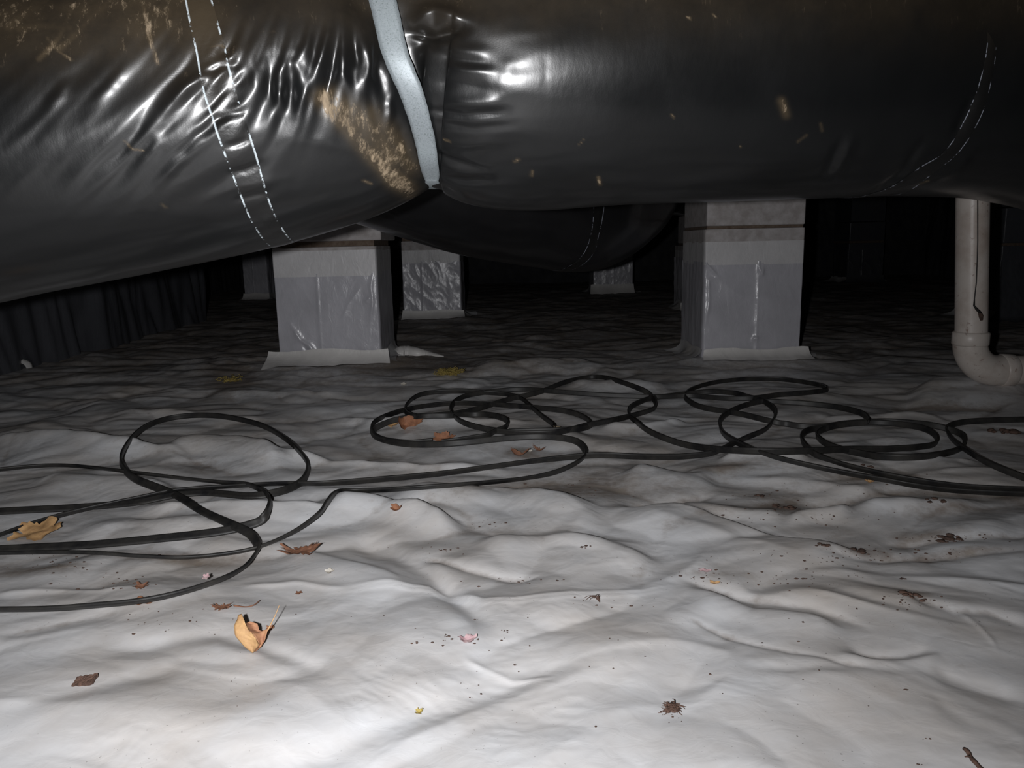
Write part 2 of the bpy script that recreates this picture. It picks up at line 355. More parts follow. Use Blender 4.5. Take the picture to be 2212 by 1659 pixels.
# ------------------------------------------------------------------ walls, ceiling
def wall(name, a, b, z0, z1, amp, flip):
    a = np.array(a, float); b = np.array(b, float); L = np.linalg.norm(b-a); t = (b-a)/L; nrm = np.array([-t[1], t[0]])
    nu = int(L/.02); u = np.linspace(0, L, nu); v = np.linspace(z0, z1, 46); U, V = np.meshgrid(u, v)
    d = amp*(np.abs(perlin(U*3.2+.5*V, V*.7, 21))+.5*np.abs(perlin(U*8+1.2*V, V*1.6, 22)))+.012*np.exp(-(V-z0)/.05)
    d *= (1 if flip else -1)
    P = np.stack([a[0]+t[0]*U+nrm[0]*d, a[1]+t[1]*U+nrm[1]*d, V], -1)
    o = new_mesh(name, P, grid_faces(*U.shape), LINER, attrs={'dirt': np.full(U.size, .2)})
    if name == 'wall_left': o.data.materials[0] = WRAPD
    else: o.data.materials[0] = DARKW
    return tag(o, kind='structure')
wall('wall_left', (-2.04, -1.2), (-2.12, 5.3), -.03, 1.04, .07, False)
wall('wall_left_rear', (-3.3, 5.25), (-3.3, 9.6), -.03, 1.04, .05, False)
wall('wall_back', (-3.4, 9.5), (5.3, 9.5), -.03, 1.04, .05, False)
wall('wall_right', (5.1, -1.2), (5.1, 9.6), -.03, 1.04, .05, True)
wall('wall_front', (-2.2, -1.15), (5.2, -1.15), -.03, 1.04, .02, True)
def box(mb, x0, x1, y0, y1, z0, z1):
    v = [(x, y, z) for x in (x0, x1) for y in (y0, y1) for z in (z0, z1)]
    mb.add(v, [(0, 1, 3, 2), (4, 6, 7, 5), (0, 4, 5, 1), (2, 3, 7, 6), (0, 2, 6, 4), (1, 5, 7, 3)])
cb = MB(); box(cb, -3.4, 5.3, -1.2, 9.6, 1.19, 1.22); ce = cb.build('ceiling', WOOD, smooth=False); tag(ce, kind='structure')
for i in range(21):
    jb = MB(); x = -3.2+i*.41; box(jb, x, x+.04, -1.2, 9.6, 1.06, 1.192); j = jb.build('joist', WOOD, ce, smooth=False)
# ------------------------------------------------------------------ swept ducts
def catmull(pts, n):
    pts = np.asarray(pts, float); P = np.vstack([2*pts[0]-pts[1], pts, 2*pts[-1]-pts[-2]]); m = len(pts)-1
    T = np.linspace(0, m, n); i = np.minimum(T.astype(int), m-1); t = (T-i)[:, None]
    a, b, c, d = P[i], P[i+1], P[i+2], P[i+3]
    return .5*((2*b)+(-a+c)*t+(2*a-5*b+4*c-d)*t*t+(-a+3*b-3*c+d)*t**3)
def resample(P, n):
    s = np.concatenate([[0], np.cumsum(np.linalg.norm(np.diff(P[:, :3], axis=0), axis=1))]); q = np.linspace(0, s[-1], n)
    return np.stack([np.interp(q, s, P[:, k]) for k in range(P.shape[1])], 1), q
def sweep(ctrl, n, th):                                # ctrl rows: x,y,z,r ; angle 0 faces the camera side, 90 deg = up
    P, q = resample(catmull(ctrl, 1500), n); C = P[:, :3]; r = P[:, 3]
    T = np.gradient(C, axis=0); T /= np.linalg.norm(T, axis=1)[:, None]
    B = np.cross(T, [0, 0, 1.0]); B /= np.linalg.norm(B, axis=1)[:, None]      # horizontal, towards camera for +x runs
    N = np.cross(B, T)
    ct, st = np.cos(th)[None, :, None], np.sin(th)[None, :, None]
    Nr = B[:, None]*ct+N[:, None]*st
    return C, r, T, Nr, q
def polydist(px, py, pts):
    d = np.full(px.shape, 1e6); t = np.zeros(px.shape); L = 0; tot = sum(math.dist(a, b) for a, b in zip(pts, pts[1:]))
    for a, b in zip(pts, pts[1:]):
        ax, ay = a; bx, by = b[0]-ax, b[1]-ay; ll = bx*bx+by*by; u = np.clip(((px-ax)*bx+(py-ay)*by)/ll, 0, 1)
        dd = np.hypot(px-ax-u*bx, py-ay-u*by); k = dd < d; d = np.where(k, dd, d); t = np.where(k, (L+u*math.sqrt(ll))/tot, t); L += math.sqrt(ll)
    return d, t
# folds of the jacket near the strap and the tape joints : (polyline, width px, depth mm)
DF = [
 ([(520,108),(470,130),(440,170),(400,190),(362,235)], 15, 7), ([(500,95),(455,130),(425,150)], 8, -5), ([(430,262),(480,205),(540,150)], 7, -5),
 ([(612,110),(598,185),(614,248)], 9, 6), ([(665,88),(639,134),(650,190)], 9, 6), ([(548,130),(550,190)], 6, 4), ([(708,74),(690,130),(662,200),(640,248)], 8, 7),
 ([(585,90),(578,160),(590,240)], 7, -5), ([(633,100),(622,170),(632,240)], 6, -5), ([(744,92),(742,160),(770,220)], 11, 6), ([(785,70),(800,140),(780,215)], 12, 6),
 ([(725,130),(705,200),(690,240)], 7, -5), ([(765,90),(775,150)], 7, -5), ([(835,70),(815,150),(835,230)], 10, -5), ([(845,205),(842,250),(836,280)], 6, 6), ([(858,260),(885,340),(900,380)], 9, -5),
 ([(425,155),(455,153),(490,140),(520,138)], 5, -6), ([(458,262),(490,252),(532,236)], 5, -6), ([(478,316),(510,312),(545,298)], 5, -5), ([(490,378),(530,370),(575,352)], 6, -5), ([(505,434),(540,422),(585,414)], 5, -4),
 ([(375,350),(430,290),(470,262)], 8, -5), ([(345,395),(400,330),(450,285)], 9, 4), ([(240,360),(290,300),(320,250)], 9, -3.5), ([(285,370),(330,320),(350,270)], 9, 3), ([(190,230),(230,190),(280,130)], 9, 3),
 ([(100,235),(125,205),(150,170)], 10, 4), ([(610,300),(700,310),(800,330)], 14, 2), ([(445,430),(520,400),(620,385)], 10, 2.5),
 ([(925,236),(1000,247),(1095,240)], 6, -7), ([(960,214),(1030,224),(1095,222)], 11, 5), ([(945,262),(1020,276),(1110,268)], 6, -4), ([(948,300),(1000,312),(1090,308)], 10, 2),
 ([(935,328),(980,350),(1045,364)], 6, -5), ([(945,352),(1000,372),(1060,374)], 6, 3), ([(950,378),(1000,392),(1065,390)], 6, -5), ([(955,400),(985,420)], 7, -6),
 ([(935,92),(990,108),(1050,112)], 12, 4), ([(945,118),(1000,132),(1075,142)], 8, -3.5), ([(960,145),(1010,152),(1060,150)], 10, 3.5), ([(940,180),(990,178),(1060,190)], 9, -3),
 ([(885,68),(940,80),(1008,58)], 9, -18), ([(890,52),(935,26),(1005,44)], 20, 17), ([(895,100),(930,92),(950,110)], 8, -6),
 ([(1040,60),(1040,160)], 2.5, 1.5), ([(1105,110),(1098,200)], 2.5, 1.2), ([(1175,60),(1178,210)], 2.5, -1), ([(1076,190),(1100,130)], 2.5, 1.5),
 ([(1845,300),(1820,350),(1795,392)], 10, 4), ([(1825,300),(1800,350),(1775,390)], 9, -3), ([(2000,300),(1950,370),(1880,420)], 8, -5), ([(2100,330),(2060,365),(2020,385)], 12, 5), ([(2060,300),(2110,200)], 10, -4),
]
MUD = [([(695,212),(742,262),(792,318),(842,372),(884,410)], 19, .95), ([(715,215),(770,250),(815,300),(840,345)], 26, .62), ([(800,250),(850,300),(885,360)], 24, .42), ([(310,15),(325,90),(340,135)], 6, .6), ([(85,128),(130,80),(160,10)], 8, .55),
 ([(20,55),(60,20),(120,-20)], 22, .5), ([(130,105),(200,40),(260,-20)], 12, .5), ([(40,60),(100,55),(150,60)], 16, .5), ([(100,80),(125,110),(155,130)], 5, .6), ([(270,305),(285,322),(308,325)], 3, .7), ([(395,110),(478,96)], 2, .7), ([(540,76),(592,67)], 2, .4),
 ([(970,303),(960,300)], 3, .8), ([(1113,350),(1120,345)], 4, .9), ([(1150,372),(1148,382)], 4, .9), ([(1293,385),(1296,400)], 5, .9), ([(1450,248),(1456,254)], 3, .8), ([(1485,38),(1490,40)], 5, .8), ([(1540,33),(1545,38)], 3, .8), ([(785,388),(800,394)], 4, .8),
 ([(865,312),(872,330)], 6, .8), ([(1690,220),(1700,250)], 9, .55), ([(1775,270),(1778,285)], 5, .5), ([(1745,295),(1725,310)], 4, .5), ([(1260,300),(1250,312)], 2, .7), ([(1600,318),(1601,320)], 3, .5), ([(350,440),(358,446)], 4, .5), ([(1985,395),(2005,388)], 4, .45), ([(1990,440),(2030,447),(2090,440)], 4, .35),
 ([(0,0),(150,10),(420,20)], 130, .40), ([(400,110),(640,60)], 60, .12), ([(430,-30),(2200,-40)], 110, .22)]
def SA(n): return np.sqrt(n*n+.016)
class Duct:
    def __init__(s, ctrl, n, th, detail=True, amp=1.0, seed=0):
        C, r, T, Nr, q = sweep(ctrl, n, th); s.th = th; s.q = q; s.n = n
        P = C[:, None]+Nr*r[:, None, None]; Q, TH = np.meshgrid(q, th, indexing='ij')
        cy = np.cos(TH)*.8; sy = np.sin(TH)*.8
        h = amp*(.006*perlin(Q*2.6+cy, sy*2.0, 31+seed)+.0016*perlin(Q*6+cy*2, sy*4, 32+seed)+.0005*perlin(Q*14, TH*3.2, 33+seed))
        dirt = np.zeros_like(h); dirtb = np.zeros_like(h)
        if detail:
            f = P.reshape(-1, 3); px, py = project(f); vis = (((CAM-f)*Nr.reshape(-1, 3)).sum(1) > -.02)
            on = vis & (px > -300) & (px < 2500) & (py > -250); px = px[on]; py = py[on]; hh = np.zeros(len(px)); dd = np.zeros(len(px)); db_ = np.zeros(len(px))
            k = np.interp(px, [150, 380, 560, 720, 860], [1.0, .95, .45, .15, -.25]); a = px+(py-190)*k
            a = a+7*perlin(px/90, py/110, 41)
            M = np.exp(-((px-620)/270)**4-((py-175)/125)**4)*sstep(900, 840, px)
            M2 = np.exp(-((px-330)/330)**4-((py-270)/170)**4)*sstep(900, 800, px)
            r1 = .5-SA(perlin(a/46, py/300, 42))*1.7; r2 = .5-SA(perlin(a/21, py/150, 43))*1.7
            hh += M*(.0050*r1+.0020*r2)+M2*(.0034*(.5-1.6*SA(perlin(a/64, py/330, 44)))+.0003*r2)
            MR = np.exp(-((px-1010)/150)**2-((py-230)/230)**2)*sstep(890, 930, px)
            hh += MR*(.0028*(.5-1.6*SA(perlin(px/240, (py+.12*px)/60, 45)))+.0009*perlin(px/90, py/26, 46))
            for pts, wd, dp in DF:
                xs = [p[0] for p in pts]; ys = [p[1] for p in pts]; R = wd*3
                b = (px > min(xs)-R) & (px < max(xs)+R) & (py > min(ys)-R) & (py < max(ys)+R)
                d, t = polydist(px[b]+3*perlin(px[b]/17, py[b]/17, 47), py[b], pts)
                e = sstep(0, .3, t)*(1-sstep(.7, 1, t)); hh[b] += dp*.001*(.25+.75*e)*np.exp(-np.abs(d/wd)**1.6)*.85
            for k_, (pts, wd, am) in enumerate(MUD):
                d, t = polydist(px, py, pts); g_ = am*np.exp(-(d/(wd*(.65 if wd < 6 else 1)))**2)
                if k_ < 3: db_ = np.maximum(db_, g_)
                else: dd = np.maximum(dd, g_)
            H = h.ravel(); H[on] += hh; h = H.reshape(h.shape); dirt.ravel()[on] = dd; dirtb.ravel()[on] = db_
        if detail:
            for _ in range(2): h[1:-1] = .25*h[:-2]+.5*h[1:-1]+.25*h[2:]; h[:, 1:-1] = .25*h[:, :-2]+.5*h[:, 1:-1]+.25*h[:, 2:]
        s.h = h; s.dirt = dirt; s.dirtb = dirtb; s.P = P+Nr*h[..., None]; s.Nr = Nr
        s.refresh()
    def refresh(s):
        f = s.P.reshape(-1, 3); s.px, s.py = project(f); s.vis = ((CAM-f)*s.Nr.reshape(-1, 3)).sum(1) > 0
    def look(s, x, y):                                 # the (q, angle) parameters seen at that pixel
        d = np.hypot(s.px-x, s.py-y)+np.where(s.vis, 0, 1e5); k = int(np.argmin(d)); return s.q[k//len(s.th)], s.th[k % len(s.th)]
    def surf(s, q, th, off=0):
        q = np.atleast_1d(q); th = np.atleast_1d(th); i = np.clip(np.interp(q, s.q, np.arange(s.n)), 0, s.n-1.001)
        n = len(s.th); tt = (th-s.th[0]) % (2*math.pi)+s.th[0]; j = np.interp(tt, np.append(s.th, s.th[0]+2*math.pi), np.arange(n+1))
        i0 = i.astype(int); j0 = np.minimum(j.astype(int), n-1); j1 = (j0+1) % n; fi = (i-i0)[:, None]; fj = (j-j0)[:, None]
        G = lambda A: (A[i0, j0]*(1-fi)*(1-fj)+A[i0+1, j0]*fi*(1-fj)+A[i0, j1]*(1-fi)*fj+A[i0+1, j1]*fi*fj)
        return G(s.P)+G(s.Nr)*off
    def surf_dirt(s, q, th):
        n = len(s.th); i = np.clip(np.interp(q, s.q, np.arange(s.n)), 0, s.n-1).astype(int); tt = (th-s.th[0]) % (2*math.pi)+s.th[0]
        return s.dirt[i, np.clip(np.searchsorted(s.th, tt), 0, n-1)]
    def build(s, name, mat):
        return new_mesh(name, s.P, grid_faces(s.n, len(s.th), True, True), mat, attrs={'dirt': s.dirt, 'dirtb': s.dirtb})
    def band(s, e1, e2, off, parent, name='tape_band', mat=None, n=220, m=14):
        def line(e):
            p = np.array([s.look(*c) for c in e]); p = np.vstack([[2*p[0]-p[1]], p, [2*p[-1]-p[-2]]]); t = np.linspace(0, 1, len(p)); T = np.linspace(0, 1, n)
            pp = catmull(p, n); return pp
        A = line(e1); B = line(e2); w = np.linspace(0, 1, m)[None, :, None]; G = A[:, None]*(1-w)+B[:, None]*w
        o_ = off*np.sin(np.pi*np.clip(np.linspace(.12, .88, m), 0, 1))
        V = s.surf(G[..., 0].ravel(), G[..., 1].ravel(), 0).reshape(n, m, 3); Nn = s.surf(G[..., 0].ravel(), G[..., 1].ravel(), 1).reshape(n, m, 3)-V
        V = V+Nn*o_[None, :, None]; x = np.abs(np.linspace(-1, 1, m)); e = np.repeat(np.clip((x-.72)/.28, 0, 1)[None], n, 0)
        return new_mesh(name, V, grid_faces(n, m), mat or TLINE, parent, attrs={'edge': e, 'dirt': s.surf_dirt(G[..., 0].ravel(), G[..., 1].ravel())})
MAIN = [(-1.86,.99,.448,.23),(-1.55,1.05,.505,.232),(-1.1,1.16,.588,.232),(-.62,1.27,.677,.232),(-.3,1.33,.747,.226),(-.155,1.345,.795,.200),(-.08,1.35,.787,.212),(.01,1.35,.775,.232),(.25,1.365,.778,.233),(.5,1.40,.785,.235),(.85,1.48,.788,.235),(1.15,1.57,.742,.235),(1.5,1.66,.64,.235),(2.1,1.78,.50,.235)]
BACK = [(-1.2,2.2,.93,.2),(-.75,2.35,.87,.22),(-.3,2.6,.73,.225),(.1,2.85,.62,.23),(.3,3.0,.605,.23),(.5,3.35,.70,.222),(.68,3.85,.80,.215),(1.1,4.5,.83,.21)]
thm = np.concatenate([np.linspace(-1.85, 1.35, 280), np.linspace(1.35, 2*math.pi-1.85, 46)[1:-1]])
D1 = Duct(MAIN, 1350, thm)
qs, ts = D1.look(918, 330)
Q, TH = np.meshgrid(D1.q, D1.th, indexing='ij')
D1.strap_pts = [(826,6),(840,60),(856,110),(872,160),(889,210),(904,260),(918,310),(929,350),(934,380)]
sp_ = np.array([D1.look(*p) for p in D1.strap_pts]); o_ = np.argsort(sp_[:, 1]); sth = sp_[o_, 1]; sq = sp_[o_, 0]
cf = np.polyfit(sth, sq, 2); sth_lo, sth_hi = sth[0], sth[-1]
def strap_q(th): return np.polyval(cf, np.clip(th, sth_lo, sth_hi+.05))
dq = Q-strap_q(np.where(TH > 2.8, sth_lo, TH))
D1.P -= D1.Nr*(.010*np.exp(-(dq/.026)**2))[..., None]; D1.refresh()
duct = tag(D1.build('insulated_duct', DUCT), 'large black plastic-wrapped insulated duct crossing the top, pinched by a metal strap', 'duct')
b1 = D1.band([(404,20),(424,110),(440,200),(464,275),(490,350),(512,410),(540,470),(572,520)], [(465,20),(485,95),(502,175),(528,260),(549,320),(568,385),(592,455),(622,512)], .0012, duct)
b2 = D1.band([(2118,170),(2085,255),(2035,330),(1975,370),(1900,412),(1832,448)], [(2142,180),(2118,250),(2072,330),(2010,378),(1935,420),(1862,452)], .0012, duct, mat=TLINE2)
# hanger strap: follows the duct round its front and underside and climbs to the joist
def strap():
    K = [(801,-60,29),(826,0,30),(849,100,29),(867,150,29),(888,200,27),(904,250,24.5),(917,300,22.5),(926,350,20.5),(931,377,18),(933,393,14)]
    K = catmull(K, 90); dep = []
    for x, y, hw in K:
        dep.append(min(D1.surf(*D1.look(x+e*hw, max(y, -40)))[0][1] for e in (-.9, -.4, 0, .4, .9)))
    tt = np.linspace(-1, 1, len(dep)); dep = np.polyval(np.polyfit(tt, dep, 5), tt); dep = dep-.006-max(0, float(np.max(dep-np.array(D_)))) if False else dep-.012
    m = 7; V = np.zeros((len(K), m, 3))
    for i, (x, y, hw) in enumerate(K):
        for k, wv in enumerate(np.linspace(-1, 1, m)):
            jag = .9*float(perlin(y/23, wv*3, 51)) if abs(wv) == 1 else 0
            V[i, k] = at(x+wv*(hw+jag), y, dep[i]+.0015*wv*wv)
    ups = [V[0]+np.array([-.006*k, .004*k, .022*k]) for k in range(12, 0, -1)]
    low = []                                           # under the duct and up its far side
    ax = (V[-12, 6]-V[-12, 0]); ax /= np.linalg.norm(ax); qe, te = D1.look(930, 392)
    c0 = V[-12].mean(0); last = V[-1].mean(0)
    for t in np.linspace(te-.25, te-2.9, 60):
        p = D1.surf(qe, t, .006)[0]; low.append([p+ax*wv*.016 for wv in np.linspace(-1, 1, m)])
    V = np.concatenate([np.array(ups), V[:-1], np.array(low)])
    n = len(V); Nn = np.cross(np.gradient(V, axis=0), np.gradient(V, axis=1)); Nn /= np.linalg.norm(Nn, axis=2)[..., None]+1e-9
    if (Nn[40, 3]*(CAM-V[40, 3])).sum() < 0: Nn = -Nn
    V2 = V-Nn*.0012; allv = np.concatenate([V.reshape(-1, 3), V2.reshape(-1, 3)]); f1 = grid_faces(n, m); f2 = grid_faces(n, m)[:, ::-1]+n*m
    e = []
    for i in range(n-1): e += [(i*m, (i+1)*m, (i+1)*m+n*m, i*m+n*m), (i*m+m-1, i*m+m-1+n*m, (i+1)*m+m-1+n*m, (i+1)*m+m-1)]
    o = new_mesh('hanger_strap', allv, np.concatenate([f1, f2, np.array(e)]), STRAP)
    return tag(o, 'galvanised metal hanger strap slung around the front of the black duct', 'strap')
strap()
thb = np.linspace(-math.pi, math.pi, 121)[:-1]
D2 = Duct(BACK, 380, thb, False, 1.6, 3); d2 = tag(D2.build('insulated_duct', DUCT2), 'black insulated duct sagging in the dark behind, in front of the small middle piers', 'duct')
D2.band([(1283,450),(1278,500),(1262,540),(1222,580)], [(1302,450),(1296,505),(1280,545),(1240,582)], .002, d2, mat=TLINE2)

# ------------------------------------------------------------------ piers
def zat(px, py, D): return at(px, py, D)[2]
def plate(x0, x1, z0, z1, y, amp, seed, seam=None, feats=(), skew=0, puff=0, nx=110, nz=110, dep=.38, sides=True):
    """a sheet wrapped round the front and both sides of a pier"""
    us = []; 
    if sides: us += [('L', t) for t in np.linspace(1, 0, 26)[:-1]]
    us += [('F', t) for t in np.linspace(0, 1, nx)]
    if sides: us += [('R', t) for t in np.linspace(0, 1, 26)[1:]]
    z = np.linspace(z0, z1, nz); V = np.zeros((nz, len(us), 3)); s_acc = 0
    for j, (k, t) in enumerate(us):
        if k == 'F': bx, by, nx_, ny_ = x0+(x1-x0)*t, y, 0, -1; s = t*(x1-x0)
        elif k == 'L': bx, by, nx_, ny_ = x0, y+t*dep, -1, 0; s = -t*dep
        else: bx, by, nx_, ny_ = x1, y+t*dep, 1, 0; s = (x1-x0)+t*dep
        h = amp*(.5-np.abs(perlin(s*9+z*3, z*6, seed))*1.6)+amp*.6*(.4-np.abs(perlin(s*22, z*17+s*9, seed+1)))
        edge = math.exp(-((t if k == 'F' else 9)/.07)**2)+math.exp(-((1-t if k == 'F' else 9)/.07)**2) if k == 'F' else 0
        h = h+edge*amp*1.4*perlin(z*19, z*0+s, seed+2)
        if seam is not None and k == 'F': h = h+.0025*sstep(seam-.012, seam+.012, np.full_like(z, t))+.0018*np.exp(-((t-seam)/.02)**2)
        if k != 'F': h = h+amp*2.2*(.5-np.abs(perlin(np.full_like(z, s*26), z*1.5, seed+3)))
        h = h+.004+puff*np.sin(np.pi*np.clip((z-z0)/(z1-z0), 0, 1))
        if feats and k == 'F':
            qx, qy = project(np.stack([np.full_like(z, bx), np.full_like(z, by), z], -1))
            for pts, wd, dp in feats:
                d, t_ = polydist(qx, qy, pts); e_ = sstep(0, .3, t_)*(1-sstep(.7, 1, t_)); h = h+dp*.001*(.3+.7*e_)*np.exp(-np.abs(d/wd)**1.3)
        V[:, j, 0] = bx+nx_*h+skew*(z-z0); V[:, j, 1] = by+ny_*h; V[:, j, 2] = z
    return V
G_CONC, G_WRAP, G_TAPEW, G_FLANGE = CONC, WRAP, TAPEW, FLANGE
def pier(label, pxl, pxr, pyb, y, levels, seed, dep=.38, seam=.4, amp=.004, flange=None, caps=(0, 0), top=1.0, feats=(), dim=False, name='masonry_pier'):
    a = at(pxl, pyb, y); b = at(pxr, pyb, y); x0, x1 = a[0], b[0]; cx = (pxl+pxr)/2; zb = (a[2]+b[2])/2
    Z = [zat(cx, p, y) for p in levels]                # wrap top, tape top, cap bottom, mortar top (increasing height)
    CONC, WRAP, TAPEW, FLANGE = (WRAPD,)*4 if dim else (G_CONC, G_WRAP, G_TAPEW, G_FLANGE)  # dim piers: darker film on every part in place of weak far light
    root = empty(name, ((x0+x1)/2, y+dep/2, 0), label, 'pier', 'wrapped masonry piers'); P = lambda o: local(o, root)
    mb = MB(); box(mb, x0+.004, x1-.004, y+.004, y+dep-.004, -.03, Z[2]-.001); P(mb.build('block_core', CONC, smooth=False))
    mb = MB(); box(mb, x0+.003, x1-.003, y+.002, y+dep-.003, Z[2], Z[3]); P(mb.build('mortar_joint', MORT, smooth=False))
    mb = MB(); box(mb, x0+caps[0], x1+caps[1], y-.006, y+dep, Z[3], Z[3]+.19); o = P(mb.build('cap_block', CONC, smooth=False))
    bv = o.modifiers.new('b', 'BEVEL'); bv.width = .006; bv.segments = 2
    zt = Z[3]+.19
    if zt < top: mb = MB(); box(mb, x0+.006, x1-.006, y, y+dep-.01, zt+.008, max(top, zt+.02)); P(mb.build('upper_block', CONC, smooth=False))
    nz = 90
    V = plate(x0, x1, -.012, Z[0]+.012, y, amp, seed, seam, feats); P(new_mesh('plastic_wrap', V, grid_faces(V.shape[0], V.shape[1]), WRAP))
    V = plate(x0, x1, Z[0], Z[1], y-.0035, amp*.22, seed+5, None, nz=24); P(new_mesh('tape_band', V, grid_faces(V.shape[0], V.shape[1]), TAPEW))
    if Z[2]-Z[1] > .01: V = plate(x0, x1, Z[1]-.004, Z[2]-.002, y-.002, amp*.15, seed+8, None, nz=12); P(new_mesh('upper_tape_band', V, grid_faces(V.shape[0], V.shape[1]), CONC))
    fl_ = flange or (.012, .012, .05, .04, .03)         # over-left, over-right, reach left, reach right, height
    nu = 60; U = np.linspace(0, 1, nu); m = 9; V = np.zeros((nu, m, 3))
    for i, u in enumerate(U):
        reach = fl_[2]*(1-u)+fl_[3]*u; hgt = fl_[4]*(1+.15*math.sin(u*9+seed)); xx = x0-fl_[0]+(x1-x0+fl_[0]+fl_[1])*u
        for j in range(m):
            t = j/(m-1); yy = y-.012-reach*t*t; x_ = xx+(.02*(u-.5))*t; gz = float(hfloor(x_, yy))
            z_ = (zb+hgt)*(1-t)+ (gz+.003)*t - .006*math.sin(math.pi*t); z_ = max(z_, gz+.002)+.0015*float(perlin(u*14, t*2, seed+20)); V[i, j] = (x_, yy, z_)
    P(new_mesh('base_flange', V, grid_faces(nu, m, flip=True), FLANGE))
    for sd in (-1, 1):                                 # loose skirt lying along each side of the base
        xs = x0 if sd < 0 else x1; V = np.zeros((30, 9, 3))
        for i in range(30):
            u = i/29; yy = y-.01+u*dep
            for j in range(9):
                t = j/8; x_ = xs+sd*(.008+.07*(1+.3*math.sin(7*u+seed))*t*t); gz = float(hfloor(x_, yy))
                V[i, j] = (x_, yy, max(gz+.003, .055*(1-t)**1.6+gz*t+.004*math.sin(11*u+3*t)))
        P(new_mesh('side_skirt', V, grid_faces(30, 9, flip=sd < 0), LINER))
    return root
YL = 3.18; YR = 3.02
pier('left of the two near white-wrapped piers, with a wide tape flange at its base', 606, 822, 772, YL, [597, 541, 533, 521], 60, seam=.41, amp=.0012,
     flange=(.045, .035, .085, .03, .034), caps=(.004, .028),
     feats=[([(628,700),(650,735),(668,745),(690,775)], 5, 8), ([(650,738),(662,755),(678,772)], 4, -5), ([(806,585),(802,620),(806,650),(800,700)], 5, 6), ([(790,655),(800,640)], 5, 5), ([(745,670),(780,620)], 6, 3), ([(755,655),(740,690)], 4, 2.5)])
pier('right near white-wrapped pier, standing left of the drain pipe under the duct', 1519, 1724, 768, YR, [571, 521, 493, 487], 75, seam=.54, amp=.0014,
     flange=(.0, .035, .035, .05, .03), caps=(.0, .002),
     feats=[([(1519,545),(1525,570),(1545,592),(1552,600)], 4, 7), ([(1552,598),(1530,604),(1531,650),(1523,700)], 4, 6), ([(1638,575),(1645,592),(1648,574)], 4, 7), ([(1624,738),(1628,730),(1640,731)], 4, 6), ([(1560,610),(1600,640),(1690,650)], 12, 4)])
pier('small crinkly wrapped pier just behind and right of the near left pier', 874, 996, 676, 5.15, [568, 540, 520, 510], 90, seam=.33, amp=.0035, dep=.3, flange=(.01, .02, .03, .05, .02))
pier('small far pier half hidden under the sagging black duct', 1283, 1366, 615, 7.3, [560, 545, 535, 530], 101, seam=.5, amp=.003, dep=.4, flange=(.03, .01, .05, .02, .006))
pier('dim far pier left of the near left pier, below the big duct', 530, 580, 640, 7.4, [548, 540, 535, 530], 110, amp=.004, dep=.4)
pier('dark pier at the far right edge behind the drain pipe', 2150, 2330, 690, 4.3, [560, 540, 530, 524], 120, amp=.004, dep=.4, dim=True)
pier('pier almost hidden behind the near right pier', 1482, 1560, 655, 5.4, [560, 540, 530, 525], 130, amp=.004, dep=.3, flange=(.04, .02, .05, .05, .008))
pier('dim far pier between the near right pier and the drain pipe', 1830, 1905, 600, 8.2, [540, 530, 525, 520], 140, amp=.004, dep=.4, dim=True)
gb = MB(); box(gb, -3.0, 5.0, YL+.02, YL+.34, 1.0, 1.02)

# ------------------------------------------------------------------ drain pipe
def ring_sweep(C, r, n=40, up=(0, 1, 0)):
    C = np.asarray(C, float); T = np.gradient(C, axis=0); T /= np.linalg.norm(T, axis=1)[:, None]; V = []
    for c, t, rr in zip(C, T, np.broadcast_to(r, len(C))):
        a = np.cross(t, up); a /= np.linalg.norm(a); b = np.cross(t, a); th = np.linspace(0, 2*math.pi, n, endpoint=False)
        V.append(c+rr*(np.cos(th)[:, None]*a+np.sin(th)[:, None]*b))
    return np.array(V)
YP = 2.3; pb = at(2094, 760, YP); rP = .044; xp = pb[0]; zc = .074
pr = empty('drain_pipe', (xp, YP, 0), 'stained white plastic drain pipe with elbow at the right edge', 'pipe'); P = lambda o: local(o, pr)
def rings(name, C, r, mat=PVC, cap=False):
    V = ring_sweep(C, r); o = P(new_mesh(name, V, grid_faces(len(V), 40, True, True), mat)); return o
zcoup = zat(2094, 716, YP); Rb = .088
rings('vertical_pipe', [(xp-.075*max(0, z-zcoup), YP, z) for z in np.linspace(zcoup-.02, 1.05, 40)], rP)
arc = [(xp+Rb*(1-math.cos(a)), YP, zc+Rb*(1-math.sin(a))) for a in np.linspace(0, math.pi/2, 26)]
z1 = zat(2094, 745, YP); pts = [(xp, YP, zcoup), (xp, YP, zcoup-.001), (xp, YP, z1), (xp, YP, z1-.001)]
rings('upper_hub', [(xp, YP, zcoup+.0), (xp, YP, zcoup-.0005), (xp, YP, zcoup-.004), (xp, YP, z1+.004), (xp, YP, z1-.001), (xp, YP, z1-.0015)], [rP, rP+.003, rP+.0065, rP+.0065, rP+.003, rP])
rings('elbow', [(xp, YP, z) for z in np.linspace(z1+.01, zc+Rb, 6)[:-1]]+arc+[(xp+Rb+.03, YP, zc)], rP+.003)
hx = at(2158, 810, YP)[0]
rings('lower_hub', [(hx, YP, zc), (hx+.0005, YP, zc), (hx+.004, YP, zc), (hx+.036, YP, zc), (hx+.04, YP, zc), (hx+.0405, YP, zc)], [rP, rP+.002, rP+.0055, rP+.0055, rP+.002, rP])
rings('horizontal_pipe', [(x, YP, zc-(x-hx)*.01) for x in np.linspace(hx+.03, 4.9, 20)], rP)
wp = [(2112, 430), (2112, 520), (2111, 560), (2109, 610), (2105, 645), (2104, 660), (2110, 668), (2118, 676)]
wb = MB(); yw = YP-rP-.006
wb.tube([at(x, y, yw+.006*abs(x-2108)/14) for x, y in wp], [.0015]*5+[.0028, .004, .0045], 8)
tag(wb.build('loose_wire', CABLE), 'thin black wire dangling down the front of the drain pipe', 'wire')
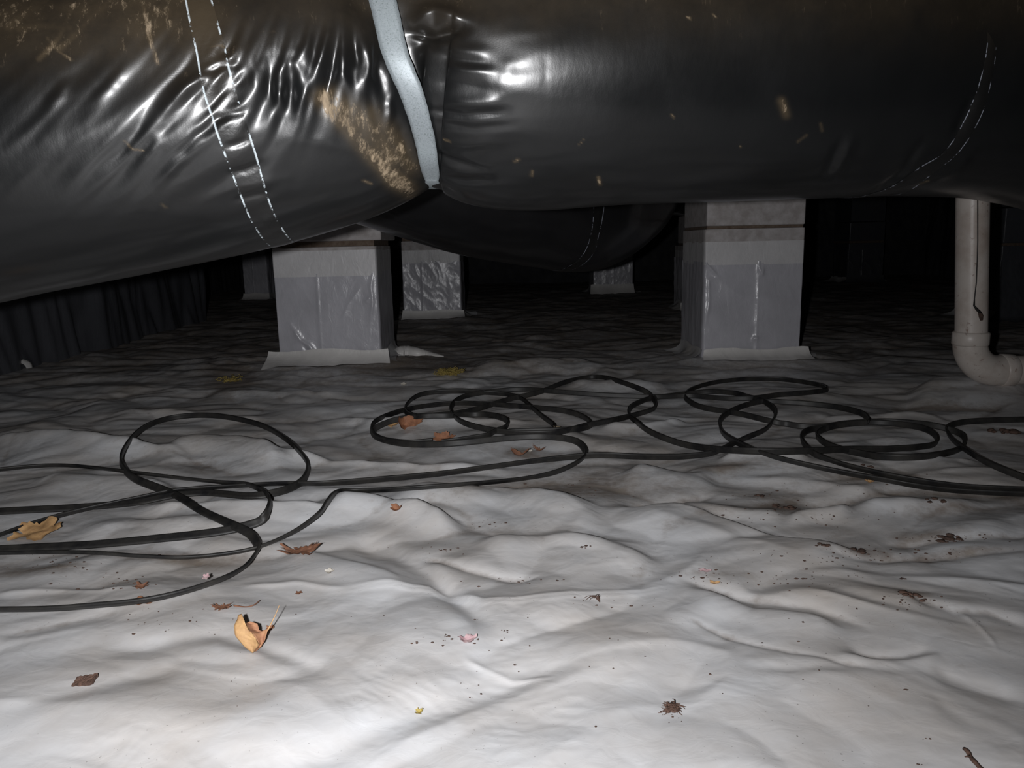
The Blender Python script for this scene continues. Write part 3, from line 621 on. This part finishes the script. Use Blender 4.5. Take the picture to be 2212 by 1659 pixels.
wb = MB(); wb.tube([at(x, y, yw+.005) for x, y in [(2115, 672), (2119, 682), (2120, 692)]], [.004, .007, .004], 8)
o = wb.build('frayed_end', SOIL); o.parent = bpy.data.objects['loose_wire']

# ------------------------------------------------------------------ cables
Wc, Tc = .0155, .0062
def cable(name, runs, label, first_end=None):
    """each run: (pixel points, tilt degrees from upright, lift)"""
    Vs = []; Fs = []; base = 0
    for pts, tilt, lift in runs:
        tilt = np.interp(np.linspace(0, 1, len(pts)), np.linspace(0, 1, np.size(tilt)), np.atleast_1d(tilt))
        pp = np.column_stack([pts, tilt, np.broadcast_to(lift, len(pts))]); c = catmull(pp, len(pts)*26)
        t_ = np.radians(c[:, 2]); off = Wc/2*np.abs(np.cos(t_))+Tc/2*np.abs(np.sin(t_))+c[:, 3]+.001
        G = on_floor(c[:, 0], c[:, 1], 0)
        W = np.array([on_floor(c[k, 0], c[k, 1], off[k])[0] for k in range(0, len(c), 1)]) if False else None
        r = Fv[None]+Rv[None]*((c[:, 0]-PW/2)/F)[:, None]-Uv[None]*((c[:, 1]-PH/2)/F)[:, None]; z = G[:, 2]
        for _ in range(8): t = (z+off-H0)/r[:, 2]; P_ = CAM[None]+r*t[:, None]; z = hfloor(P_[:, 0], P_[:, 1])
        ker = np.hanning(81); ker /= ker.sum(); zp = np.pad(z, 16, 'edge'); zm = np.max([zp[i:i+len(z)] for i in range(0, 33, 2)], axis=0); zs = np.convolve(np.pad(zm, 40, 'edge'), ker, 'valid'); z = .6*zs+.4*np.convolve(np.pad(z, 40, 'edge'), ker, 'valid')+.0012; t = (z+off-H0)/r[:, 2]; P_ = CAM[None]+r*t[:, None]
        R_, q = resample(np.column_stack([P_, t_]), max(8, int(np.linalg.norm(np.diff(P_, axis=0), axis=1).sum()/.006)))
        C = R_[:, :3]; tl = R_[:, 3]+.15*perlin(q*1.5, q*0, 77); T = np.gradient(C, axis=0); T /= np.linalg.norm(T, axis=1)[:, None]+1e-9
        S = np.cross(T, [0, 0, 1.0]); S /= np.linalg.norm(S, axis=1)[:, None]+1e-9; U = np.cross(S, T)
        A = U*np.cos(tl)[:, None]+S*np.sin(tl)[:, None]; B = np.cross(T, A); n = 22; V = []
        ph = np.linspace(0, 2*math.pi, n, endpoint=False)
        for p in ph:
            a = math.copysign(abs(math.cos(p))**.75, math.cos(p))*Wc/2; b = math.copysign(abs(math.sin(p))**.55, math.sin(p))*Tc/2
            b *= .70+.30*abs(math.cos(3*math.pi*a/Wc)) if abs(a) < Wc*.45 else 1
            V.append(C+A*a+B*b)
        V = np.stack(V, 1); m = len(C); f = grid_faces(m, n, True); Vs.append(V.reshape(-1, 3)); Fs.append(f+base)
        base += m*n
    V = np.concatenate(Vs); Fq = np.concatenate(Fs); o = new_mesh(name, V, Fq, CABLE)
    return tag(o, label, 'cable', 'black flat cables strewn over the liner')
def z2(l): return [(700+x/2.99, 780+y/2.99) for x, y in l]
# oval loop at left, entering and leaving at the left edge
cable('flat_cable', [([(-180,1318),(-60,1317),(100,1315),(200,1308),(301,1298),(385,1281),(468,1255),(522,1228),(548,1201),(557,1186),(552,1168),(535,1150),(495,1131),(435,1103),(385,1072),(345,1056),(291,1034),(266,1010),(262,984),(284,947),(318,920),(368,903),(435,897),(502,903),(569,921),(619,950),(656,987),(665,1012),(654,1037),(625,1055),(585,1066),(535,1071),(485,1067),(435,1064),(368,1071),(301,1084),(234,1091),(134,1098),(67,1101),(-60,1108),(-180,1118)],
   [50]*8+[35,30,35,45,70,80,75,50,20,10,5,5,0,5,10,15,15,10,5,5,10,20,40,60,65,60,60,60,60,60,60,60,60], 0)], 'black flat cable making a tall oval loop at left, running off the left edge')
cable('flat_cable', [([(-180,1030),(-60,1020),(60,1008),(130,1005),(200,1010),(267,1018),(334,1026),(401,1034),(470,1041),(530,1046),(562,1058),(580,1072),(583,1088),(572,1115),(548,1131),(468,1149),(334,1164),(200,1176),(67,1183),(-60,1190),(-180,1196)],
   [55]*9+[40,25,15,10,15,35,50,55,60,60,60,60], 0)], 'black flat cable doubling back in a narrow bend inside the oval loop at left')
cable('flat_cable', [([(-180,1215),(-60,1177),(0,1155),(67,1132),(134,1112),(200,1096),(301,1075),(368,1061),(435,1054),(502,1050),(569,1046),(635,1044),(700,1044),(800,1037),(934,1025),(1034,1012),(1135,998),(1235,987),(1302,983),(1369,986),(1440,987),(1490,985),(1539,978),(1575,962),(1612,945),(1650,929),(1668,910),(1674,888),(1650,867),(1615,857),(1585,849),(1530,846),(1479,851),(1414,859),(1385,867),(1362,880),(1359,897),(1376,913),(1408,935),(1463,956),(1517,967),(1590,973),(1680,975),(1769,973),(1839,970),(1908,970),(1978,966),(2016,960),(2024,948),(2013,934),(1985,923),(1931,915),(1876,913),(1816,918),(1780,927),(1764,939),(1778,955),(1808,968),(1862,980),(1908,987),(1978,987),(2036,980),(2074,969),(2083,957),(2080,941),(2055,929),(2020,920),(1978,914),(1908,910),(1830,914),(1780,921),(1735,921),(1700,916),(1669,911),(1598,894),(1517,880),(1486,865),(1480,853),(1495,840),(1544,826),(1612,819),(1680,819),(1734,825),(1778,834),(1782,843),(1734,849),(1680,853),(1625,860),(1558,860),(1490,855),(1416,857),(1302,853),(1202,846),(1135,841),(1068,845),(1001,857),(975,877),(979,897),(1003,914),(1051,927),(1118,935),(1202,934),(1270,918),(1320,908),(1363,898),(1405,886),(1416,876),(1408,858),(1386,842),(1330,822),(1285,814),(1225,824),(1165,847),(1100,862),(1035,882),(980,893),(900,900),(850,908),(812,924),(806,938),(830,950),(880,956),(934,953)],
   [60]*3+[50]*10+[35]*5+[20]*20+[12]*92, 0)], 'long black flat cable running from left edge into the tangled loops at right')
cable('flat_cable', [([(-180,1198),(-60,1196),(100,1193),(200,1194),(301,1201),(401,1204),(502,1194),(569,1178),(635,1148),(686,1112),(706,1086),(722,1068),(750,1061),(834,1058),(934,1051),(1034,1044),(1135,1033),(1202,1019),(1252,995),(1264,977),(1252,958),(1225,948),(1170,943),(1100,946),(1000,956),(934,960),(868,958),(820,947),(803,932),(808,912),(845,894),(900,880),(980,871),(1060,873),(1150,880),(1220,888),(1260,901),(1276,916)]+[(1250,926),(1180,930),(1100,932)],
   [60]*8+[50,30,10,20,45]+[50]*4+[30]*4+[15]*20, 0),
   (z2([(760,524),(860,512),(960,496),(1050,480),(1110,450),(1165,430),(1187,402),(1160,372),(1060,347),(930,345),(820,352),(700,353),(590,357),(530,330),(530,285),(600,225),(720,200),(900,195),(1060,205),(1180,215),(1270,240),(1330,290),(1400,350),(1460,395),(1488,420)]), 15, 0)], 'flat cable along the middle that twists once and ends cut inside the coil')
e_ = on_floor(1200, 921, .006)[0]; mb = MB(); mb.tube([e_+[-.006, 0, 0], e_+[.012, -.006, -.002]], [.0035, .003], 6); o = mb.build('cut_copper_end', COPPER)
cabs = [x for x in bpy.data.objects if x.name.startswith('flat_cable')]; o.parent = cabs[-1]; tag(o, 'bare cut copper end')
cable('flat_cable', [([(2750,930),(2560,908),(2380,904),(2290,905),(2212,906),(2140,908),(2080,912),(2052,920),(2046,932),(2061,953),(2093,976),(2140,1003),(2212,1032),(2290,1060),(2380,1090),(2520,1140),(2700,1190)], 20, .003)], 'black flat cable forming an open loop at the right edge beside the dark clod')
cable('flat_cable', [([(1877,909),(1862,894),(1816,881),(1746,872),(1700,869),(1653,867),(1617,873),(1577,889),(1556,907),(1559,932),(1582,951),(1625,970),(1680,989),(1761,1008),(1839,1024),(1908,1036),(1978,1049),(2047,1058),(2117,1063),(2212,1067),(2300,1070),(2400,1072),(2600,1074),(2800,1060)], [12]*11+[40]*13, .002),
   ([(1790,924),(1755,927),(1737,934),(1731,946),(1738,962),(1758,980),(1793,994),(1839,1008),(1908,1024),(1978,1037),(2047,1047),(2117,1053),(2212,1057),(2300,1060),(2400,1061),(2600,1060),(2800,1045)], [12]*6+[40]*11, .002)], 'doubled black flat cable sweeping from the right tangle to the right edge')

# ------------------------------------------------------------------ leaves and debris
def leaf_blade(L, W, lobes, seed, curl=.5, fold=.4, rag=.12, thick=.0003):
    rr = random.Random(seed); n = 48; m = 7; V = []; F_ = []
    prof = []
    for i in range(n):
        a = 2*math.pi*i/n; e = (.5+.5*abs(math.cos(lobes*a/2)))**1.5 if lobes else 1
        prof.append((.45+.55*e)*(1+rr.uniform(-rag, rag)))
    for j in range(m):
        for i in range(n):
            a = 2*math.pi*i/n; k = j/(m-1); x = math.cos(a)*prof[i]*k*L/2; y = math.sin(a)*prof[i]*k*W/2
            z = curl*(x*x)/(L/2)+fold*abs(y)+.10*L*perlin(x/L*4+seed, y/L*4, seed)*k
            V.append((x, y, float(z)))
    for j in range(m-1):
        for i in range(n): k = (i+1) % n; F_.append((j*n+i, (j+1)*n+i, (j+1)*n+k, j*n+k))
    return np.array(V), F_
def leaf(px, py, L, W, label, mat=LEAF, lobes=5, yaw=0, pitch=0, roll=0, curl=.5, fold=.4, seed=1, stem=None, lift=.002, name='dry_leaf', cat='leaf', rag=.12):
    V, F_ = leaf_blade(L, W, lobes, seed, curl, fold, rag)
    M = np.array((Matrix.Rotation(yaw, 3, 'Z') @ Matrix.Rotation(pitch, 3, 'X') @ Matrix.Rotation(roll, 3, 'Y')))
    V = V @ M.T; p = on_floor(px, py, 0)[0]
    # rest the blade on the liner
    hz = hfloor(V[:, 0]+p[0], V[:, 1]+p[1]); dz = float(np.percentile(hz-V[:, 2], 97))+lift
    if not stem:
        o = new_mesh(name, V, F_, mat); o.location = (p[0], p[1], dz)
    else:
        o = empty(name, (p[0], p[1], dz), None, None); new_mesh('blade', V, F_, mat, o)
        s_ = np.array([on_floor(a, b, c)[0] for a, b, c in stem])-np.array([p[0], p[1], dz]); mb = MB(); mb.tube(catmull(s_, 24), np.linspace(.0011, .0006, 24), 6); mb.build('stem', mat, o)
    return tag(o, label, cat)
R_ = math.radians
def curled_leaf():
    y0 = on_floor(545, 1411, 0)[0][1]
    A = [(545,1411,0),(528,1398,-.001),(508,1374,.003),(505,1352,.010),(511,1340,.016),(515,1329,.021),(521,1325,.023),(525,1332,.021),(526,1345,.017)]   # outer edge of the tall near lobe
    B = [(548,1409,.001),(556,1400,.003),(560,1392,.006),(556,1384,.008),(550,1374,.009),(542,1366,.010),(535,1358,.012),(530,1352,.014),(527,1347,.017)]   # fold line
    C = [(552,1406,.005),(564,1396,.008),(570,1386,.012),(575,1372,.015),(580,1356,.020),(570,1364,.022),(560,1362,.022),(556,1347,.026),(540,1343,.026)]   # rim of the shaded far lobe
    def sheet(P, Q, name, mat, par, bulge, seed):
        n, m = 34, 12; t = np.linspace(0, len(P)-1, n); P = np.array(P, float); Q = np.array(Q, float); V = []
        f = lambda M: np.stack([np.interp(t, np.arange(len(M)), M[:, k]) for k in range(3)], 1)
        p, q = f(P), f(Q)
        for i in range(n):
            for w_ in np.linspace(0, 1, m):
                c = p[i]*(1-w_)+q[i]*w_; jit = .9*float(perlin(t[i]*2.2, w_*3, seed)); V.append(at(c[0]+jit, c[1]+jit, y0+c[2]-bulge*math.sin(math.pi*w_)+.0007*float(perlin(t[i]*3, w_*5, seed+1))))
        o = new_mesh(name, V, grid_faces(n, m), mat, par); sm = o.modifiers.new('t', 'SOLIDIFY'); sm.thickness = .0004; return local(o, par)
    p0 = on_floor(545, 1411, 0)[0]; r = empty('dry_leaf', p0, 'curled tan leaf with raised tip and stem on the bright near liner', 'leaf')
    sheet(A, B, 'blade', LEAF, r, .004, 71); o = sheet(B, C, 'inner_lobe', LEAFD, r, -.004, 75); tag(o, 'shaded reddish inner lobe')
    st = [at(578, 1362, y0+.019), at(586, 1346, y0+.024), at(595, 1328, y0+.028), at(603, 1308, y0+.032)]; mb = MB(); mb.tube(catmull(np.array(st), 24), np.linspace(.0008, .0004, 24), 6); local(mb.build('stem', LEAF), r)
curled_leaf()
leaf(480, 1316, .030, .016, 'ragged brown leaf scrap with long thin stem above the curled tan leaf', LEAFB, 7, R_(-12), R_(8), 0, .3, .2, 8, [(505,1308,.003),(530,1311,.003),(548,1307,.004),(561,1297,.006)], rag=.35)
leaf(650, 1197, .062, .034, 'flat reddish-brown ragged leaf right of the cable bend at left', LEAFB, 7, R_(14), R_(6), 0, .2, .15, 5, rag=.4)
leaf(82, 1157, .085, .075, 'large tan dead leaf tucked under the cables at left edge', LEAF, 5, R_(5), R_(14), R_(-4), .15, .1, 12)
leaf(318, 1302, .040, .018, 'brown leaf sliver pressed under the lowest cable at left', LEAFO, 3, R_(8), R_(10), 0, .2, .1, 15)
leaf(873, 923, .070, .046, 'upright orange-brown curled leaf standing inside the middle coil', LEAFO, 5, R_(20), R_(62), R_(15), 1.2, .6, 18, lift=-.004)
leaf(850, 920, .034, .022, 'small flat tan leaf leaning left of the upright curled leaf', LEAF, 3, R_(-25), R_(30), 0, .4, .3, 19)
leaf(958, 949, .056, .032, 'orange-brown leaf propped against the front of the middle coil', LEAFO, 5, R_(3), R_(50), 0, .4, .3, 22, lift=-.002)
leaf(954, 962, .022, .016, 'tiny pale tan leaf bit in front of the middle coil', LEAF, 3, 0, R_(20), 0, .3, .3, 23)
leaf(990, 961, .034, .012, 'thin dark red leaf strip in front of the middle coil', LEAFB, 3, R_(12), R_(15), 0, .3, .3, 24)
leaf(1122, 986, .050, .018, 'dark brown leaf roll behind the long middle cable', LEAFB, 3, R_(5), R_(25), 0, .9, .9, 26)
leaf(1165, 974, .030, .014, 'small brown leaf shred left of the thin cable bend', LEAFB, 7, R_(-25), R_(20), 0, .5, .4, 27, rag=.4)
leaf(306, 1271, .024, .016, 'small brown leaf flake inside the lowest cable curve', LEAFB, 5, R_(-10), R_(10), 0, .3, .2, 30, rag=.3)
leaf(646, 1284, .011, .009, 'tiny brown flake above the ragged scrap with long stem', LEAFB, 5, 0, R_(10), 0, .3, .2, 31)
leaf(584, 1361, .012, .009, 'tiny pinkish leaf crumb right of the curled tan leaf', LEAFO, 5, 0, R_(20), 0, .5, .3, 32)
leaf(858, 1103, .024, .016, 'small folded brown leaf on the tube-shaped fold', LEAFO, 3, R_(-15), R_(35), 0, 1, .8, 34)
def clump(name, px, py, r, mat, label, cat, seed, n=6, flat=.45, stuff=False):
    r *= .8; n = int(n*1.8)
    p = on_floor(px, py, 0)[0]; rr = random.Random(seed); mb = MB()
    for k in range(n):
        x = rr.uniform(-1, 1)*r*1.3; y = rr.uniform(-.7, .7)*r; q = r*rr.uniform(.12, .42); z = float(hfloor(p[0]+x, p[1]+y))-p[2]
        mb.blob((x, y, z+q*flat*.7), q, (1.2, 1, flat), seed*31+k, 5, 8)
    o = mb.build(name, mat); o.location = tuple(p); return tag(o, label, cat)
# bark chip
p = on_floor(184, 1474, 0)[0]; mb = MB(); nx, ny = 14, 8; rr = random.Random(3); vv = []
for s in (0, 1):
    for i in range(nx):
        for j in range(ny): vv.append(((i/(nx-1)-.5)*.0225+(rr.uniform(-.0009, .0009) if i in (0, nx-1) else 0)+.002*(j/ny), (j/(ny-1)-.5)*.013+rr.uniform(-.0007, .0007), .0012+.0028*s+.0012*rr.random()*s))
ff = []
for i in range(nx-1):
    for j in range(ny-1): a = i*ny+j; ff += [(a, a+1, a+ny+1, a+ny), (a+nx*ny, a+ny+nx*ny, a+ny+1+nx*ny, a+1+nx*ny)]
for i in range(nx-1):
    for j in (0, ny-1): a = i*ny+j; ff.append((a, a+ny, a+ny+nx*ny, a+nx*ny))
for j in range(ny-1):
    for i in (0, nx-1): a = i*ny+j; ff.append((a, a+1, a+1+nx*ny, a+nx*ny))
mb.add(vv, ff); o = mb.build('bark_chip', BARK, smooth=False); o.location = tuple(p); o.rotation_euler = (R_(18), R_(-6), R_(6)); tag(o, 'small squarish brown bark chip on bright liner at lower left', 'bark')
# root clump
p = on_floor(1453, 1534, 0)[0]; rr = random.Random(5); mb = MB()
for k in range(70):
    a = rr.uniform(0, 6.28); c = np.array([rr.uniform(-.006, .006), rr.uniform(-.006, .006), rr.uniform(.001, .006)]); L = rr.uniform(.004, .013); pts = [c]
    for q in range(4): a += rr.uniform(-.9, .9); c = c+np.array([math.cos(a), math.sin(a), rr.uniform(-.3, .35)])*L/4; c[2] = max(c[2], .0008); pts.append(c)
    mb.tube(pts, [.0007, .0006, .0005, .0004, .0003], 5)
for k in range(7): mb.blob((rr.uniform(-.007, .005), rr.uniform(-.005, .005), .002), rr.uniform(.002, .004), (1.2, 1, .8), k)
o = mb.build('root_clump', BARK); o.location = tuple(p); tag(o, 'tangled clump of brown rootlets on liner at bottom centre-right', 'debris')
# twig
p0, p1 = on_floor(2082, 1617, .003)[0], on_floor(2128, 1672, .004)[0]; mb = MB(); n = 12
mb.tube([p0+(p1-p0)*t+np.array([.0008*math.sin(9*t), 0, .0006*math.sin(14*t)]) for t in np.linspace(0, 1.15, n)], [.0016]+[.0019+.0002*math.sin(i*2.1) for i in range(n-1)], 8)
mb.tube([p0+(p1-p0)*.3, p0+(p1-p0)*.36+[-.006, 0, .001]], [.0013, .0006], 5)
tag(mb.build('twig', BARK), 'short dark brown twig in the bottom right corner', 'twig')
# fine hair-like rootlet bunch
p = on_floor(1275, 1300, 0)[0]; mb = MB(); rr = random.Random(9)
for k in range(11):
    a = R_(150-12*k*.5+rr.uniform(-8, 8)); L = rr.uniform(.016, .03); pts = [np.array([.012, -.004, .001])+np.array([math.cos(a)*L*t, math.sin(a)*L*t*.6, .007*math.sin(math.pi*t)]) for t in np.linspace(0, 1, 8)]; mb.tube(pts, .0003, 4)
o = mb.build('rootlet', BARK); o.location = tuple(p); tag(o, 'wispy fan of hair-thin brown rootlets on the double crease', 'debris')
# yellow fibre tuft, with a dimmer one at left
def tuft(px, py, r, label, n, seed):
    p = on_floor(px, py, 0)[0]; rr = random.Random(seed); mb = MB()
    for k in range(n):
        a = rr.uniform(0, 6.28); rad = r*rr.random(); c = np.array([rad*math.cos(a)*1.3, rad*math.sin(a), r*.45*rr.random()]); pts = [c]
        for q in range(4): a += rr.uniform(-1.2, 1.2); c = c+np.array([math.cos(a), math.sin(a), rr.uniform(-.7, .7)])*r*.22; c[2] = max(c[2], .001); pts.append(c)
        mb.tube(pts, .0011, 4)
    for k in range(5): mb.blob((rr.uniform(-.6, .6)*r, rr.uniform(-.5, .5)*r, r*.16), r*.3, (1.3, 1, .6), k)
    o = mb.build('insulation_tuft', YEL); o.location = tuple(p); tag(o, label, 'insulation')
tuft(970, 808, .034, 'fluffy yellow insulation tuft right of the near left pier', 170, 4)
tuft(498, 824, .030, 'dim yellow insulation wisp left of the near left pier', 45, 6)
clump('soil_clod', 2168, 934, .028, SOIL, 'dark brown clod inside the cable loop at the right edge', 'soil', 41, 9, .7)
clump('soil_clod', 1693, 1096, .018, SOIL, 'brown soil lump in the crease right of centre', 'soil', 42, 9)
clump('soil_clod', 1648, 1072, .012, SOIL, 'little two-lobed soil lump above the larger crease lump', 'soil', 43, 4)
clump('soil_clod', 1866, 1193, .016, SOIL, 'dirt lump in the long brown-stained valley at right', 'soil', 44, 7)
clump('soil_clod', 1974, 1290, .014, BARK, 'reddish dirt crumb pile where two valleys meet at right', 'soil', 45, 8)
clump('soil_clod', 2022, 1082, .014, SOIL, 'dirt lump below the doubled cable at right', 'soil', 46, 5)
clump('soil_clod', 2050, 1164, .017, SOIL, 'elongated dirt crumbs on the rightmost upper crease', 'soil', 47, 8, .4)
clump('soil_clod', 1872, 1006, .012, SOIL, 'small lump resting between the two right cables', 'soil', 48, 4)
clump('soil_clod', 1510, 1250, .008, SOIL, 'small dark crumb at the left end of the brown valley', 'soil', 49, 3)
clump('soil_clod', 1954, 1250, .007, SOIL, 'single black pebble-like crumb above the reddish crumb pile', 'soil', 50, 2)
clump('soil_clod', 1776, 1178, .010, SOIL, 'narrow dirt crumb above the long brown valley', 'soil', 51, 5)
clump('soil_clod', 963, 1373, .0045, SOIL, 'dark crumb left of the pink scrap', 'soil', 52, 3)
clump('soil_clod', 897, 1389, .004, BARK, 'brown crumb lower left of the pink scrap', 'soil', 53, 3)
clump('soil_clod', 1090, 1364, .004, SOIL, 'dark crumb upper right of the pink scrap', 'soil', 54, 3)
clump('soil_clod', 955, 1189, .006, SOIL, 'dark crumb at the head of the centre valley', 'soil', 55, 3)
clump('soil_clod', 1266, 1182, .007, SOIL, 'dark crumb on the broad bright fold in the centre', 'soil', 56, 3)
clump('soil_clod', 2002, 1598, .0035, BARK, 'reddish seed-like crumb near the twig', 'soil', 57, 2)
clump('soil_clod', 1983, 1650, .003, BARK, 'tiny crumb at the bottom edge left of the twig', 'soil', 58, 2)
leaf(1010, 1386, .024, .015, 'crumpled pink paper scrap on the near centre liner', PINK, 5, R_(18), R_(18), 0, .5, .4, 61, name='paper_scrap', cat='scrap')
leaf(904, 1543, .009, .008, 'tiny bright yellow flake at bottom centre', YEL, 4, R_(40), R_(15), 0, .5, .5, 62, name='yellow_flake', cat='scrap', rag=.3)
leaf(712, 1238, .014, .012, 'small pale cream crumb right of the reddish ragged leaf', PALE, 4, 0, R_(20), 0, .4, .4, 63, name='pale_flake', cat='scrap')
leaf(872, 832, .022, .016, 'small whitish flake on dark liner above the coil', PALE, 4, 0, R_(35), 0, .4, .4, 64, name='pale_flake', cat='scrap')
leaf(448, 1270, .011, .010, 'tiny star-shaped pink flake on the lowest cable', PINK, 5, 0, R_(35), 0, .3, .3, 65, name='pale_flake', cat='scrap', lift=.016)
leaf(1543, 1262, .016, .008, 'small tan sliver at the left end of the brown valley', LEAF, 3, R_(-15), R_(10), 0, .3, .3, 66)
leaf(1522, 1236, .020, .010, 'flat purplish flake near the head of the brown valley', PINK, 5, R_(-8), R_(10), 0, .2, .2, 67, name='paper_scrap', cat='scrap')
leaf(1878, 1043, .018, .010, 'small yellowish flake just under the doubled cable', LEAF, 4, R_(-20), R_(25), 0, .4, .4, 68, name='pale_flake', cat='scrap')
leaf(1145, 977, .012, .010, 'cream seed husk at the end of the dark leaf roll', PALE, 3, 0, R_(25), 0, .4, .4, 69, name='seed_husk', cat='scrap')
# rolled edge of liner beside the near left pier and the white tab at the left wall
def ridge(name, pts, r, mat, label, cat):
    c = catmull(np.array(pts, float), 40); G = on_floor(c[:, 0], c[:, 1], 0); V = []
    for i in range(40):
        t = G[min(i+1, 39)]-G[max(i-1, 0)]; t /= np.linalg.norm(t); s = np.cross(t, [0, 0, 1]); rr_ = r*np.interp(i/39, [0, .15, .6, 1], [.7, 1, .75, .1])
        V.append([G[i]+s*math.cos(a)*rr_*1.3+np.array([0, 0, .002+rr_*math.sin(a)*1.1+.0015*float(perlin(i*.4, a*2, 90))]) for a in np.linspace(-.3, math.pi+.3, 16)])
    return tag(new_mesh(name, np.array(V), grid_faces(40, 16), mat), label, cat)
ridge('rolled_liner_edge', [(852,768),(880,762),(915,766),(958,771)], .030, FLANGE, 'rolled white liner edge on the ground right of the near left pier', 'liner')
ridge('liner_tab', [(40,798),(53,791),(70,789)], .034, FLANGE, 'small white folded liner tab at the foot of the left wall', 'liner')
# uncountable crumbs
rr = random.Random(12); mb = MB(); zones = [(1700,1110,160,26,40),(1880,1200,230,16,90),(1640,1250,220,22,60),(1960,1300,90,16,30),(2050,1165,110,9,40),(960,1190,70,20,12),(1110,1255,90,8,22),(1000,1385,120,14,14),
 (260,1255,120,14,26),(120,1220,120,18,40),(330,1345,90,30,20),(1240,1050,110,26,26),(1660,1075,90,12,14),(1930,1050,140,16,26),(1300,1300,150,12,16),(1453,1545,26,14,14),(700,1400,500,120,16),(1500,1400,500,130,24),(1000,1500,700,100,10),(1100,1130,60,10,12)]
cx_ = []
for a, b, sx, sy, n in zones:
    for _ in range(n): cx_.append((rr.gauss(a, sx*.6), rr.gauss(b, sy*.6)))
G = on_floor([c[0] for c in cx_], [c[1] for c in cx_], 0)
for k, g in enumerate(G):
    q = (.0005+.0013*rr.random()**2.5)*(.5+.6*g[1]); mb.blob((g[0], g[1], g[2]+q*.3), q, (rr.uniform(.8, 1.8), 1, .5), k, 4, 6)
tag(mb.build('soil_crumbs', SOIL), 'fine dark soil crumbs scattered over the white liner', 'soil', kind='stuff')
